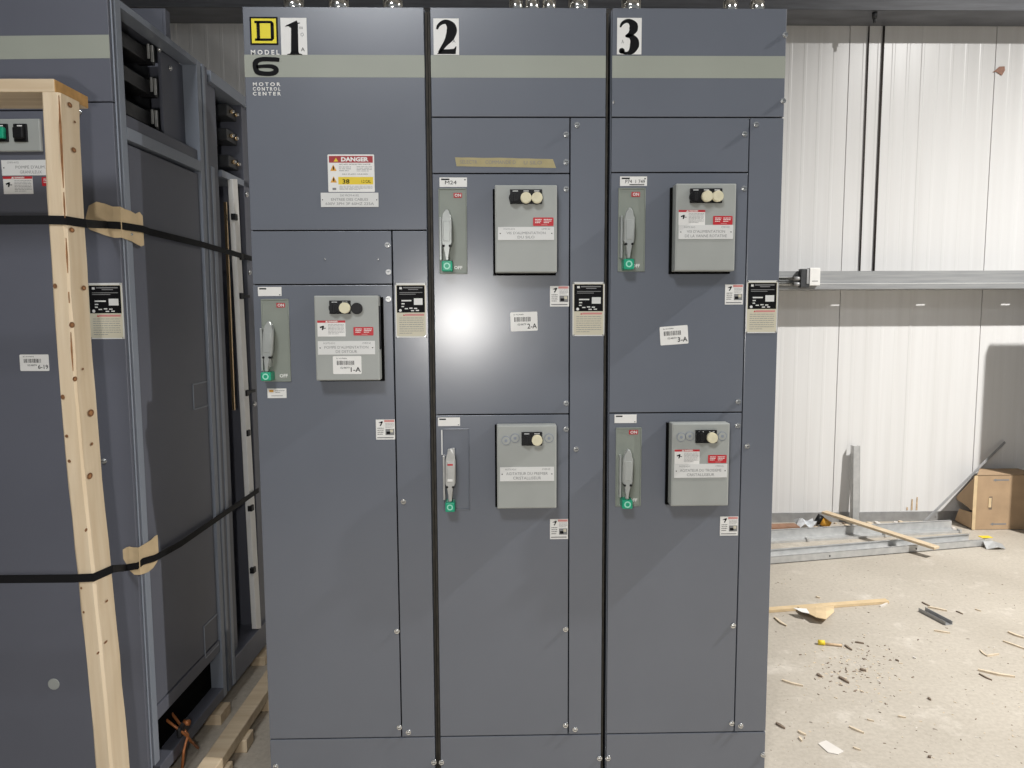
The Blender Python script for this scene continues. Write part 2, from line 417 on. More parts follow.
def red_label(px, parent, y, L=None, local=False):
    s = Sheet(*rectpx(*px, y=y, L=L), y, RED, radius=.0022)
    s.lines(.10, .30, .42, .86, 3, WHITE, .45, 2); s.lines(.52, .30, .92, .86, 3, WHITE, .45, 6); s.rect(.4, .1, .7, .17, PINK)
    return s.build('red_label', parent, local)
def legend_plate(px, parent, y, l1, l2, top=('POSTE 4210', 'CMM 02'), L=None, local=False):
    s = Sheet(*rectpx(*px, y=y, L=L), y, WHITE2, .0016)
    n = max(len(l1), 1); w1 = min(.78, .036*n+.05); w2 = min(.78, .036*len(l2)+.05)
    if top: s.text(top[0], .1, .78, .30, .9, INKG, 0, 1); s.text(top[1], .78, .78, .93, .9, INKG, 0, 1)
    s.text(l1, .5-w1/2, .44, .5+w1/2, .64, INKG, 0, 1); s.text(l2, .5-w2/2, .12, .5+w2/2, .32, INKG, 0, 1)
    for a in (.04, .96): s.disc(a, .5 if top else .5, .011, INK, 2, 8)
    return s.build('legend_plate', parent, local)
def barcode(px, parent, y, txt, rot=0, L=None, local=False):
    s = Sheet(*rectpx(*px, y=y, L=L), y, WHITE, rot=rot, radius=.003)
    rr = random.Random(len(txt)+3); a = .14
    while a < .74:
        wd = rr.choice((.008, .012, .02)); s.rect(a, .50, a+wd, .74, INK); a += wd+rr.choice((.008, .013, .022))
    s.text('ID NUMBER', .12, .84, .5, .9, INK, 0, 1); s.text('024879', .26, .30, .58, .40, INK, 0, 1)
    s.text(txt, .62, .12, .97, .38, INK, .01, 2)
    o = s.build('barcode_sticker', parent, local); return o
def white_tag(px, parent, kind=0):
    s = Sheet(*rectpx(*px, y=0), 0, WHITE)
    s.rect(.06, .72, .36, .88, INK)
    if kind: s.text('M24' if kind == 1 else 'P74  1 749', .2, .28, .62 if kind == 1 else .92, .66, INK, 0, 2)
    if kind == 2: s.rect(.35, .08, .9, .18, INK)
    s.rect(.9, .7 if kind else .08, .95, .82 if kind else .18, INK)
    return s.build('circuit_tag', parent)
# operator box: a shallow grey steel box standing off the door
def operator_box(px, parent, depth=.054, left=True, block=None, discs=(), knocks=(), yoff=0):
    root = bpy.data.objects.new('operator_box', None)
    (x0, z0), (x1, z1) = rectpx(*px, y=-depth)
    t = MB(); t.box(x0, x1, -depth, -.012, z0, z1, GREY, .003, seg=3)
    d = .004
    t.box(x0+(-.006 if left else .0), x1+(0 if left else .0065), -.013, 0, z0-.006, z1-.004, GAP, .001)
    t.box(x0+.004, x1-.004, -depth-.0006, -depth+.001, z0+.003, z1-.003, GREY, .0005)
    if not left: t.box(x1-.0015, x1+.003, -.05, -.03, z0+.09, z1-.03, BLACK, .001)      # hinge on the side
    for (kx, ky) in knocks:
        a, c = P(kx, ky, -depth)
        t.cyl((a, -depth-.0015, c), 'y', .0135, .0035, FRAME, 24); t.cyl((a, -depth-.0032, c), 'y', .0115, .002, GREY, 24); t.cyl((a, -depth-.0042, c), 'y', .0045, .001, FRAME, 12)
    o = t.build('operator_box', parent)
    if block:
        c0, c1 = rectpx(*block, y=-depth-.004); t = MB(); t.box(c0[0], c1[0], -depth-.008, -depth, c0[1], c1[1], BLACK, .001)
        n = len([1 for q in discs if q[2] != 'cap']);
        wd = (c1[0]-c0[0])/n
        for i in range(n): t.flat([[(c0[0]+wd*(i+.25), c1[1]-.006), (c0[0]+wd*(i+.75), c1[1]-.006), (c0[0]+wd*(i+.75), c1[1]-.0035), (c0[0]+wd*(i+.25), c1[1]-.0035)]], WHITE2, lambda a, b: Vector((a, -depth-.0083, b)))
        t.build('button_plate', o)
    for (dx, dy, kd) in discs:
        a, c = P(dx, dy, -depth-.012); t = MB(); r = .0165
        if kd == 'cream':
            t.cyl((a, -depth-.012, c), 'y', .0155, .016, CREAM, 40); t.cyl((a, -depth-.021, c), 'y', .0155, .002, CREAM, 40, r2=.0155); t.cyl((a, -depth-.0222, c), 'y', .0135, .0015, CREAM, 36); t.cyl((a, -depth-.006, c), 'y', r+.001, .006, BLACK, 28); nm = 'indicator_lamp'
        elif kd == 'cap':
            t.cyl((a, -depth-.008, c), 'y', r, .010, BLACK, 28, bev=.003); nm = 'hole_cap'
        else:
            t.cyl((a, -depth-.012, c), 'y', r*.98, .012, BLACK, 28, bev=.002); t.cyl((a, -depth-.019, c), 'y', r*.75, .004, BLACK, 24, bev=.001)
            t.box(a-.004, a+.004, -depth-.024, -depth-.018, c-.012, c+.012, BLACK, .0015); nm = 'selector_switch'
        ob = t.build(nm, o)
        if kd == 'cream': ob['label'] = 'cream indicator lens'
    return o, depth
# disconnect handle with its recessed plate
def disconnect(px, parent, tip, green, on, off, style='grey'):
    c0, c1 = rectpx(*px); dark = style == 'silver'
    t = MB(); pm = PLATE if not dark else PAINT
    t.box(c0[0], c1[0], -.001, .002, c0[1], c1[1], FRAME if dark else PLATE, .0008)
    t.box(c0[0]+.003, c1[0]-.003, -.0016, .001, c0[1]+.003, c1[1]-.003, pm, .0004)
    for x0, x1, z0, z1 in ((c0[0], c0[0]+.003, c0[1], c1[1]), (c1[0]-.003, c1[0], c0[1], c1[1]), (c0[0], c1[0], c1[1]-.003, c1[1]), (c0[0], c1[0], c0[1], c0[1]+.003)):
        t.box(x0, x1, -.0045, .001, z0, z1, pm, .001)
    if style == 'silver': t.box(c0[0]-.004, c0[0], -.006, 0, c0[1]+(c1[1]-c0[1])*.68, c1[1]-.004, WHITE2, .001)
    # slide track to the left of the grip
    root = t.build('handle_plate', parent)
    yh = -.030
    gx, gt = P(tip[0], tip[1], yh); (gx0, gz0), (gx1, gz1) = rectpx(*green, y=yh)
    cx = (gx0+gx1)/2; H = gt-gz1; w = .0155
    hm = SILVER if style == 'silver' else HANDLE
    def X(z): return cx+(gx-cx)*((z-gz1)/H)
    zz = lambda f: gz1+H*f
    out = [(X(zz(0))-.005, zz(0)), (X(zz(0))+.005, zz(0)), (X(zz(.26))+.005, zz(.26)), (X(zz(.34))+w, zz(.34)), (X(zz(.80))+w, zz(.80)),
           (X(zz(.90))+.007, zz(.90)), (X(zz(1))+.005, zz(1)), (X(zz(1))-.005, zz(1)), (X(zz(.90))-.007, zz(.90)), (X(zz(.80))-w, zz(.80)),
           (X(zz(.34))-w, zz(.34)), (X(zz(.26))-.005, zz(.26))]
    t = MB(); t.prism(out, yh-.010, yh+.006, hm, .003)
    inn = [(X(z)+a*.62, z) for a, z in ((-w, zz(.38)), (w, zz(.38)), (w, zz(.77)), (-w, zz(.77)))]
    t.prism(inn, yh-.0115, yh-.008, hm, .0012)
    # mounting saddle and rails behind the grip
    t.box(X(zz(.3))-.022, X(zz(.3))-.016, -.024, -.001, zz(.02), zz(.86), hm, .001)
    t.box(X(zz(.3))-.006, X(zz(.3))+.006, -.026, -.001, zz(.10), zz(.25), hm, .001)
    t.box(X(zz(.3))-.006, X(zz(.3))+.006, -.026, -.001, zz(.80), zz(.88), hm, .001)
    t.cyl((X(zz(.3))-.009, -.033, zz(.29)), 'y', .0035, .02, BLACK, 10); t.cyl((X(zz(.3))+.009, -.033, zz(.29)), 'y', .0035, .02, BLACK, 10)
    if style == 'silver':
        t.prism([(X(zz(.82))-.012, zz(.78)), (X(zz(.82))+.014, zz(.78)), (X(zz(1))+.012, zz(1.02)), (X(zz(1))-.008, zz(1.0))], yh-.006, yh+.004, SILVER, .001)
        t.cyl((X(zz(.86))-.004, yh-.007, zz(.86)), 'y', .004, .004, DARKM, 10); t.cyl((X(zz(.86))+.006, yh-.007, zz(.9)), 'y', .004, .004, DARKM, 10)
        t.box(X(zz(.7))-.008, X(zz(.7))+.008, yh-.0125, yh-.0115, zz(.70), zz(.73), RED); t.box(X(zz(.4))-.008, X(zz(.4))+.008, yh-.0125, yh-.0115, zz(.40), zz(.44), WHITE)
    o = t.build('handle_grip', root)
    if style == 'silver': o['label'] = 'silvery grip'
    t = MB(); t.box(gx0, gx1, yh-.014, -.001, gz0, gz1, GREEN, .003)
    n = 18; r1, r2 = (gx1-gx0)*.32, (gx1-gx0)*.19; xc, zc = (gx0+gx1)/2, (gz0+gz1)/2
    for i in range(n):
        a, bb = 2*math.pi*i/n, 2*math.pi*(i+1)/n
        t.flat([[(xc+r2*math.cos(a), zc+r2*math.sin(a)), (xc+r1*math.cos(a), zc+r1*math.sin(a)), (xc+r1*math.cos(bb), zc+r1*math.sin(bb)), (xc+r2*math.cos(bb), zc+r2*math.sin(bb))]], GREENL, lambda u, v: Vector((u, yh-.0144, v)))
    g = t.build('green_latch', root); g['label'] = 'green plastic latch'
    if on:
        s = Sheet(*rectpx(*on, y=-.002), -.002, RED, radius=.0015); s.rect(.08, .12, .92, .88, DRED); s.text('ON', .14, .18, .88, .84, WHITE, .02, 3); s.build('on_marker', root)
    if off:
        s = Sheet(*rectpx(*off, y=-.002), -.0018, PLATE, .0002); s.text('OFF', .02, .1, .98, .9, WHITE, .03, 2); s.build('off_marker', root)
    return root

# serif numerals drawn by hand as tapering strokes
def stroke(pts, asp=.68):
    ps = []; Q = []
    V = [Vector((p[0], p[1])) for p in pts]; W = [p[2] for p in pts]
    # Catmull-Rom resample
    N = 6; S = []
    for i in range(len(V)-1):
        p0, p1, p2, p3 = V[max(i-1, 0)], V[i], V[i+1], V[min(i+2, len(V)-1)]
        for k in range(N):
            u = k/N
            S.append((.5*((2*p1)+(p2-p0)*u+(2*p0-5*p1+4*p2-p3)*u*u+(3*p1-p0-3*p2+p3)*u**3), W[i]*(1-u)+W[i+1]*u))
    S.append((V[-1], W[-1]))
    L, R = [], []
    for i, (p, wd) in enumerate(S):
        d = (S[min(i+1, len(S)-1)][0]-S[max(i-1, 0)][0]); d = Vector((d.x*asp, d.y)); d.normalize(); n = Vector((-d.y/asp, d.x))
        L.append(p+n*wd/2); R.append(p-n*wd/2)
    return [[tuple(L[i]), tuple(R[i]), tuple(R[i+1]), tuple(L[i+1])] for i in range(len(S)-1)]
def ball(u, v, r, n=12): return [(u+r*math.cos(2*math.pi*i/n), v+r*.68*math.sin(2*math.pi*i/n)) for i in range(n)]
NUM = {
 '1': [[(.37, .07), (.66, .07), (.67, .84), (.63, .93), (.40, .72)], [(.17, .76), (.22, .80), (.63, .93), (.40, .72), (.30, .775)], [(.22, .0), (.80, .0), (.80, .02), (.68, .04), (.66, .09), (.37, .09), (.34, .04), (.22, .02)], [(.66, .84), (.75, .85), (.75, .87), (.66, .87)]],
 '2': stroke([(.14, .70, .05), (.20, .80, .08), (.34, .88, .10), (.52, .90, .13), (.68, .80, .24), (.72, .66, .28), (.64, .48, .24), (.48, .32, .14), (.30, .15, .09), (.20, .06, .05)]) + [[(.13, .02), (.86, .02), (.90, .23), (.86, .23), (.80, .17), (.62, .155), (.30, .15)]],
 '3': stroke([(.13, .74, .04), (.20, .84, .08), (.36, .91, .10), (.52, .90, .14), (.66, .80, .24), (.66, .68, .24), (.54, .56, .14), (.34, .49, .05)]) + stroke([(.36, .50, .05), (.56, .49, .14), (.70, .38, .24), (.71, .24, .26), (.60, .09, .18), (.42, .035, .07), (.26, .05, .08), (.17, .09, .10)]) + [ball(.20, .095, .12)],
}
def number_card(px, parent, ch):
    s = Sheet(*rectpx(*px), -.0006, WHITE, .0005)
    s.polys(NUM[ch], INK)
    if ch == '1': s.text('IEB', .72, .70, .86, .76, INKG, 0, 2); s.text('O', .76, .50, .88, .60, INKG, 0, 2); s.text('A', .76, .10, .90, .20, INK, 0, 2)
    elif ch == '2': s.text('A', .74, .33, .86, .42, INKG, 0, 2)
    else: s.text('A', .18, .30, .28, .40, INKG, 0, 2)
    o = s.build('number_card', parent); o['label'] = 'white card with bold black numeral ' + ch; return o

# ------------------------------------------------------------------ the three upright sections
PW = .508; GP = .0145; HT = 2.3445; HW = 2.0385; HB = .1524
def section(k, label, split, rows):
    x0 = k*(PW+GP); x1 = x0+PW; x0 -= .009 if k == 0 else 0
    root = thing('motor_control_cabinet', label, 'electrical cabinet', (x0, 0, 0))
    t = MB(); t.box(x0, x1, .016, PW, 0, HT, PAINT, .003); t.box(x0+.004, x1-.004, .0145, .02, .004, HT-.004, GAP)
    t.build('enclosure', root)
    t = MB(); t.box(x1+.0005, x1+.0065, .012, .5, .01, HT-.01, GASKET)
    t.box(x0-.0062, x0-.0002, .007, .5, .01, HT-.012, GASKET) if k else None
    if k < 2: t.build('joint_gasket', root)
    else: t.b.free()
    return root, x0, x1
def zt(px, py): return P(px, py)[1]
S1, a1, b1 = section(0, 'tall grey three-section control cabinet carrying white number card 1 and danger sign', None, None)
S2, a2, b2 = section(1, 'tall grey control cabinet carrying number card 2 and strip of masking tape, middle of three', None, None)
S3, a3, b3 = section(2, 'tall grey control cabinet carrying number card 3, beside the bright open floor', None, None)
S1['label'] = 'tall grey control cabinet carrying number card 1 and the danger sign'
def stripe(parent, x0, x1):
    t = MB(); t.box(x0+.002, x1-.002, -.0003, .001, 2.149, 2.211, STRIPE); o = t.build('stripe', parent); o['label'] = 'pale green painted stripe'; return o
def screws(parent, L): 
    for (px, py) in L: x, z = P(px, py); screw(x, z, parent)
# section 1
z230 = zt(330, 230.5); z284 = zt(330, 284.5); xs1 = .415
xs1 = (P(393, 300)[0]+P(401, 700)[0])/2
c = panel('top_cover', S1, a1, b1, z230, HT); stripe(c, a1, b1)
# maker's square logo and lettering on the top cover
(lx0, lz0), (lx1, lz1) = rectpx(250, 17, 278, 45)
s = Sheet((lx0, lz0), (lx1, lz1), -.0003, INK); s.rect(.06, .06, .94, .94, YEL)
for r_ in ((.17, .14, .36, .23), (.17, .77, .36, .86), (.24, .14, .36, .86), (.24, .14, .74, .23), (.24, .77, .74, .86), (.74, .24, .86, .76)): s.rect(*r_, INK, 2)
s.poly([(.70, .14), (.78, .14), (.86, .22), (.86, .3), (.74, .3), (.74, .23), (.70, .23)], INK, 2); s.poly([(.70, .86), (.78, .86), (.86, .78), (.86, .7), (.74, .7), (.74, .77), (.70, .77)], INK, 2)
o = s.build('square_logo', c); o['label'] = 'yellow and black square logo with letter D'
def lettering(parent, txt, px, mat, bold=0, name='lettering'):
    (p0, q0), (p1, q1) = rectpx(*px); t = MB()
    t.flat([[(p0+x*(p1-p0), q0+y*(q1-q0)) for x, y in p] for p in glyphs(txt, bold, 4)], mat, lambda a, bb: Vector((a, -.0011, bb)))
    return t.build(name, parent)
lettering(c, 'M O D E L', (251, 50, 279.5, 54.8), WHITE, .03)
(p0, q0), (p1, q1) = rectpx(252, 57, 280, 76); t = MB()
six = stroke([(.99, .84, .20), (.80, .87, .24), (.36, .87, .24), (.15, .73, .29), (.13, .42, .29), (.20, .20, .28), (.40, .12, .24), (.68, .12, .24), (.84, .22, .27), (.85, .38, .27), (.70, .50, .22), (.40, .51, .18), (.16, .47, .18)], 1.48)
t.flat([[(p0+x*(p1-p0), q0+y*(q1-q0)) for x, y in p] for p in six], INK, lambda a, bb: Vector((a, -.0011, bb))); t.build('lettering', c)
for tx, yy, xe in (('M O T O R', 82.5, 280.5), ('C O N T R O L', 87.2, 280.5), ('C E N T E R', 92, 281)): lettering(c, tx, (253, yy, xe, yy+3.6), WHITE, .03)
number_card((281, 18, 307, 55), c, '1')
# danger sign
s = Sheet(*rectpx(328, 154.5, 374.5, 192), -.0002, WHITE, .0012, radius=.003)
s.rect(.03, .78, .97, .96, DRED); s.text('DANGER', .29, .81, .88, .93, WHITE, .05, 2); s.poly([(.13, .81), (.23, .81), (.18, .91)], DYEL, 2)
for q in (.56, .25):
    s.poly([(.05, q), (.19, q), (.12, q+.17)], ORANGE, 1); s.rect(.11, q+.03, .135, q+.12, INK, 2)
s.text('HAZARD OF ELECTRIC SHOCK', .25, .72, .92, .75, INK, 0, 1)
s.lines(.24, .54, .50, .69, 3, INKG, .3, 4); s.lines(.62, .54, .95, .69, 4, INKG, .3, 9)
s.text('ARC FLASH HAZARD', .30, .46, .86, .49, INK, 0, 1)
s.rect(.22, .20, .97, .40, DYEL); s.text('38', .31, .22, .46, .34, INK, .02, 2); s.text('1.2 CAL', .72, .24, .92, .32, INK, .01, 2)
s.lines(.24, .05, .95, .17, 4, INKG, .3, 7); s.rect(.09, .05, .17, .11, INKG)
o = s.build('danger_sign', c); o['label'] = 'white sign with red danger header and yellow band'
s = Sheet(*rectpx(321, 192.8, 378.5, 207), -.0002, WHITE2, .0016)
s.text('DE MCM-4102', .34, .74, .66, .88, INKG, 0, 1); s.text('ENTREE DES CABLES', .18, .44, .82, .62, INKG, 0, 1); s.text('600V 3PH 3F 60HZ 225A', .08, .14, .92, .32, INKG, 0, 1)
for a in (.03, .97): s.disc(a, .5, .01, INK, 2, 8)
s.build('legend_plate', c)
d = panel('blank_door', S1, a1, xs1, z284, z230)
screws(d, [(387.5, 245), (388.5, 272)])
for q in ((325, 259), (378, 259)): x, z = P(*q); screw(x, z, d, r=.002, name='rivet')
d = panel('unit_door', S1, a1, xs1, HB, z284)
screws(d, [(388.5, 299), (397, 631), (399.5, 727)])
small_warning((376, 419.5, 395, 439.5), d)
s = Sheet(*rectpx(267.5, 388.5, 286.5, 398), 0, WHITE); s.rect(.1, .62, .32, .86, ORANGE); s.lines(.42, .5, .92, .86, 2, INKG, .3, 3); s.rect(.2, .2, .8, .26, INKG); s.build('small_sticker', d)
white_tag((258, 287, 281.5, 296), d, 0)
wd_ = panel('wireway_door', S1, xs1, b1, HB, z230); screws(wd_, [(403.5, 501.5), (408.5, 732)]); nameplate((395.5, 283, 426.5, 337.5), wd_)
pl_ = panel('base_plinth', S1, a1, b1, 0.004, HB); screws(pl_, [(276, 766), (434, 762)])
bx, dp = operator_box((315, 295.5, 379, 380.5), S1, left=False, block=(329.5, 300.5, 350.5, 314), discs=((334.5, 308, 'switch'), (345, 308, 'cream'), (356.5, 308.5, 'cap')))
Y = -dp-.0006
warn_label((317.5, 320.5, 345.5, 336.5), bx, Y); red_label((353.5, 327, 373.5, 335.5), bx, Y)
legend_plate((318, 341, 375, 354.5), bx, Y, "POMPE D'ALIMENTATION", 'DE DETOUR'); barcode((333, 356, 361.5, 374), bx, Y, '1-A', 0)
disconnect((262.5, 299, 290, 381.5), S1, (269.3, 321), (262, 372, 272, 380.5), (276.5, 303, 285, 307.5), (279.5, 373.5, 288, 378))
# section 2
z173 = zt(500, 173.5); z414 = zt(500, 414.5); xs2 = P(569.5, 300)[0]
c = panel('top_cover', S2, a2, b2, HW, HT); stripe(c, a2, b2); number_card((433.5, 18.5, 459, 55), c, '2')
d = panel('blank_door', S2, a2, xs2, z173, HW); screws(d, [(566, 134.5), (566, 162)])
(tx0, tz0), (tx1, tz1) = rectpx(455, 157, 556, 168)
tw = tx1-tx0; th = tz1-tz0
t = MB(); rr = random.Random(4); top = [(tx0+tw*i/14, tz1-th*(.02+.16*i/14)+rr.uniform(-.0008, .0008)) for i in range(15)]; bot = [(tx0+tw*(.015+.985*i/14), tz0+th*(.16-.16*i/14)) for i in range(14, -1, -1)]
top[-1] = (tx1-.009, top[-1][1]); t.prism(bot+top, -.0006, .0001, TAPE)
for wtx, f0, f1 in (('SELECTR', .05, .22), ('COMMANDE D', .30, .60), ('U SILO', .68, .86)):
    t.flat([[(tx0+tw*(f0+x*(f1-f0)), tz0+th*(.38+.34*y-.1*f0)) for x, y in p] for p in glyphs(wtx, 0, 2)], INKG, lambda a, bb: Vector((a, -.0009, bb)))
o = t.build('masking_tape', d); o['label'] = 'strip of tan masking tape with faded handwriting'
d = panel('unit_door', S2, a2, xs2, z414, z173); d['label'] = 'upper unit door with a barcode sticker'; screws(d, [(566, 189), (566, 403)])
white_tag((439.5, 177.5, 467, 187), d, 1); small_warning((550, 286, 569, 306.5), d); barcode((510.5, 312, 537.5, 331), d, 0, '2-A', .03)
d = panel('unit_door', S2, a2, xs2, HB, z414); d['label'] = 'lower unit door'; screws(d, [(566, 429), (565.5, 629), (565.5, 725)])
white_tag((438, 417.5, 460, 426), d, 0); small_warning((550, 519, 568, 539), d)
wd_ = panel('wireway_door', S2, xs2, b2, HB, HW); screws(wd_, [(577, 125), (576, 449), (575, 729)]); nameplate((572.5, 282, 604.5, 336), wd_)
pl_ = panel('base_plinth', S2, a2, b2, 0.004, HB); screws(pl_, [(441.5, 762), (599.5, 758)])
bx, dp = operator_box((495, 185, 557, 272.5), S2, block=(510, 189.5, 542, 204), discs=((514.5, 198, 'switch'), (526, 198, 'cream'), (537, 198, 'cream')))
bx['label'] = 'upper grey operator box with two cream lamps'; Y = -dp-.0006
red_label((533, 217.5, 553.5, 226), bx, Y); legend_plate((498, 227, 554, 240), bx, Y, "VIS D'ALIMENTATION", 'DU SILO')
disconnect((439, 188.5, 467, 274), S2, (446.5, 209.5), (442, 261, 452.5, 271.5), (453.5, 193, 462, 197.8), (454, 265.5, 462.5, 269.7))
bx, dp = operator_box((497, 425.5, 556.5, 508.5), S2, block=(521.5, 432, 542, 445.5), discs=((527, 440, 'switch'), (537, 440, 'cream')), knocks=((506, 440.5), (515, 438), (549, 438)))
bx['label'] = 'lower grey operator box with one cream lamp'; Y = -dp-.0006
legend_plate((500, 467, 554, 481), bx, Y, 'AGITATEUR DU PREMIER', 'CRISTALLISEUR')
disconnect((443, 428.5, 469.5, 509.5), S2, (450.5, 449), (445.5, 501.5, 455, 511), None, None, 'silver')
# section 3
z172 = zt(680, 172.5); z413 = zt(680, 412.7); xs3 = (P(748, 150)[0]+P(736, 700)[0])/2
c = panel('top_cover', S3, a3, b3, HW, HT); stripe(c, a3, b3); number_card((617, 18, 641.5, 54.5), c, '3')
screws(c, [(785, 35), (783, 101)]); x, z = P(613.5, 102); screw(x, z, c, r=.003)
d = panel('blank_door', S3, a3, xs3, z172, HW); screws(d, [(744.5, 134)])
d = panel('unit_door', S3, a3, xs3, z413, z172); d['label'] = 'upper unit door with a barcode sticker'; screws(d, [(744, 188.5), (738, 401.5)])
white_tag((620, 176.5, 647, 186), d, 2); small_warning((725, 284.5, 743, 304.5), d); barcode((660, 326, 688, 344.5), d, 0, '3-A', .07)
d = panel('unit_door', S3, a3, xs3, HB, z413); d['label'] = 'lower unit door'; screws(d, [(737.5, 425.5), (733, 625.5), (731.5, 723)])
white_tag((614.5, 414.5, 636.5, 423), d, 0); small_warning((720, 516.5, 738, 535.5), d)
wd_ = panel('wireway_door', S3, xs3, b3, HB, HW); screws(wd_, [(756, 124.5), (747, 446), (740.5, 725.5)]); nameplate((746, 280.5, 777.5, 333), wd_)
pl_ = panel('base_plinth', S3, a3, b3, 0.004, HB); screws(pl_, [(608, 758), (763, 754.5)])
bx, dp = operator_box((675.5, 183.5, 735.5, 271), S3, block=(690, 188.5, 722, 203), discs=((695, 197, 'switch'), (706.8, 196.5, 'cream'), (717.3, 196.5, 'cream')))
bx['label'] = 'upper grey operator box with two cream lamps'; Y = -dp-.0006
warn_label((678.5, 210, 705, 225), bx, Y); red_label((713, 216, 732.5, 224.8), bx, Y); legend_plate((678.5, 225, 733, 239), bx, Y, "VIS D'ALIMENTATION", 'DE LA VANNE ROTATIVE')
disconnect((618, 188, 645, 271.5), S3, (629.3, 208), (623, 259, 633.5, 269.5), (631.5, 192, 640, 196.8), (632, 263.5, 640, 268))
bx, dp = operator_box((671.5, 423.5, 729, 506), S3, block=(695.5, 430, 716.5, 443), discs=((701, 437, 'switch'), (711.8, 437.5, 'cream')), knocks=((681, 437), (689.5, 436), (722, 436)))
bx['label'] = 'lower grey operator box with one cream lamp'; Y = -dp-.0006
warn_label((674.5, 449.5, 699.5, 464), bx, Y); red_label((708, 455, 726.5, 463), bx, Y); legend_plate((674, 464, 727, 477.5), bx, Y, 'AGITATEUR DU TROISIEME', 'CRISTALLISEUR')
disconnect((615.5, 427.5, 641, 506), S3, (628, 449), (621.5, 499, 632, 507.8), (629, 430, 638, 434.3), (629, 498, 637.5, 502))

# conduit stubs rising from the cabinet tops
proto = None
spots = [294, 339, 393, 516, 532, 549, 578, 631, 730, 757]
clab = ['over number card 1', 'above the middle of the first cabinet', 'above the right end of the first cabinet', 'leftmost over the second cabinet', 'second from left over the second cabinet', 'third from left over the second cabinet',
        'rightmost over the second cabinet', 'over number card 3', 'left one of the right pair over the third cabinet', 'rightmost over the third cabinet']
for i, (px, tl) in enumerate(zip(spots, clab)):
    x = at(px, 5, y=.085).x; r = .024 if i in (0, 1, 2, 6, 7) else .017
    if proto is None:
        t = thing('steel_conduit', '', 'conduit', (x, .085, HT)); m_ = MB()
        m_.cyl((0, 0, .37), 'z', .024, .74, EMT, 24); m_.build('pipe', t, True)
        m_ = MB(); m_.cyl((0, 0, .006), 'z', .033, .012, EMT, 8); m_.cyl((0, 0, .03), 'z', .030, .04, EMT, 24); m_.build('locknut', t, True); proto = t; o = t
    else:
        o = proto.copy(); COL.objects.link(o); o.location = (x, .085, HT)
        for ch in proto.children: q = ch.copy(); COL.objects.link(q); q.parent = o
        sc = r/.024; o.scale = (sc, sc, 1)
    tag(o, 'shiny steel conduit stub, '+tl, 'conduit', 'conduit stubs on the cabinet tops')

# ------------------------------------------------------------------ the strapped pair of cabinets on the left (own frame, turned slightly)
RL = Matrix.Translation(CORNER) @ Matrix.Rotation(ANG, 4, 'Z')
A = thing('motor_control_cabinet', 'dark grey control cabinet held by black straps behind the pine post', 'electrical cabinet', CORNER, ANG)
ZB, ZT = .06, 2.34; YA = .565
def lb(name, parent, boxes, label=None):
    t = MB()
    for bb in boxes: t.box(*bb[:6], bb[6], bb[7] if len(bb) > 7 else .0015)
    o = t.build(name, parent, True)
    if label: o['label'] = label
    return o
zo0, zo1 = 2.038, 2.325      # upper opening in the side
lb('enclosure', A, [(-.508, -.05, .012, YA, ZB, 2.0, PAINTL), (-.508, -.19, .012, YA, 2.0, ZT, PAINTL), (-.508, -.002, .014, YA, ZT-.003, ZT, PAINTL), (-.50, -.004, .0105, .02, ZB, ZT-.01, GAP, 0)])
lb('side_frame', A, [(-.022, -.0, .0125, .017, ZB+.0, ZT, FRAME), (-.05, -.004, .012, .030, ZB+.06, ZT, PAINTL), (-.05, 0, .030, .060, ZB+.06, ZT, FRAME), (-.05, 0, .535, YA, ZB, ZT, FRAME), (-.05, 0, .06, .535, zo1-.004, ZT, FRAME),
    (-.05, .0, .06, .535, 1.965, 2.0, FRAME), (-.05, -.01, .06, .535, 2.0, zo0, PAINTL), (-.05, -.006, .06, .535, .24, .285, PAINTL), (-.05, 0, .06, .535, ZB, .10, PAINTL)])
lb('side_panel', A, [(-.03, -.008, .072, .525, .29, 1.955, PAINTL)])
for (z0, z1) in ((1.15, 1.24), (.27, .39)):
    t = MB()
    for bb in ((.41, .415, z0, z1), (.41, .525, z0, z0+.005), (.41, .525, z1-.005, z1)): t.box(-.008, -.005, bb[0], bb[1], bb[2], bb[3], FRAME, .001)
    t.build('panel_grip', A, True)
t = MB(); t.box(-.19, -.045, .06, .535, .10, .24, GAP); t.build('base_cavity', A, True)
t = MB()
def lsp(px, py, off=.01): y_, z_ = LS(px, py, off); return (off, y_, z_)
t.tube([(-.05, .24, .17), lsp(188, 735), lsp(184, 750), lsp(182, 769)], .0045, COPPER); t.tube([(-.05, .2, .17), lsp(186, 735), lsp(191, 741), lsp(198, 748)], .0045, COPPER)
t.box(-.02, 0, .20, .27, .10, .14, BUS, .01); t.cyl((.0, .24, .135), 'x', .009, .02, COPPER, 12)
o = t.build('cable_ends', A, True); o['label'] = 'orange brown cable ends sticking out low on the side'
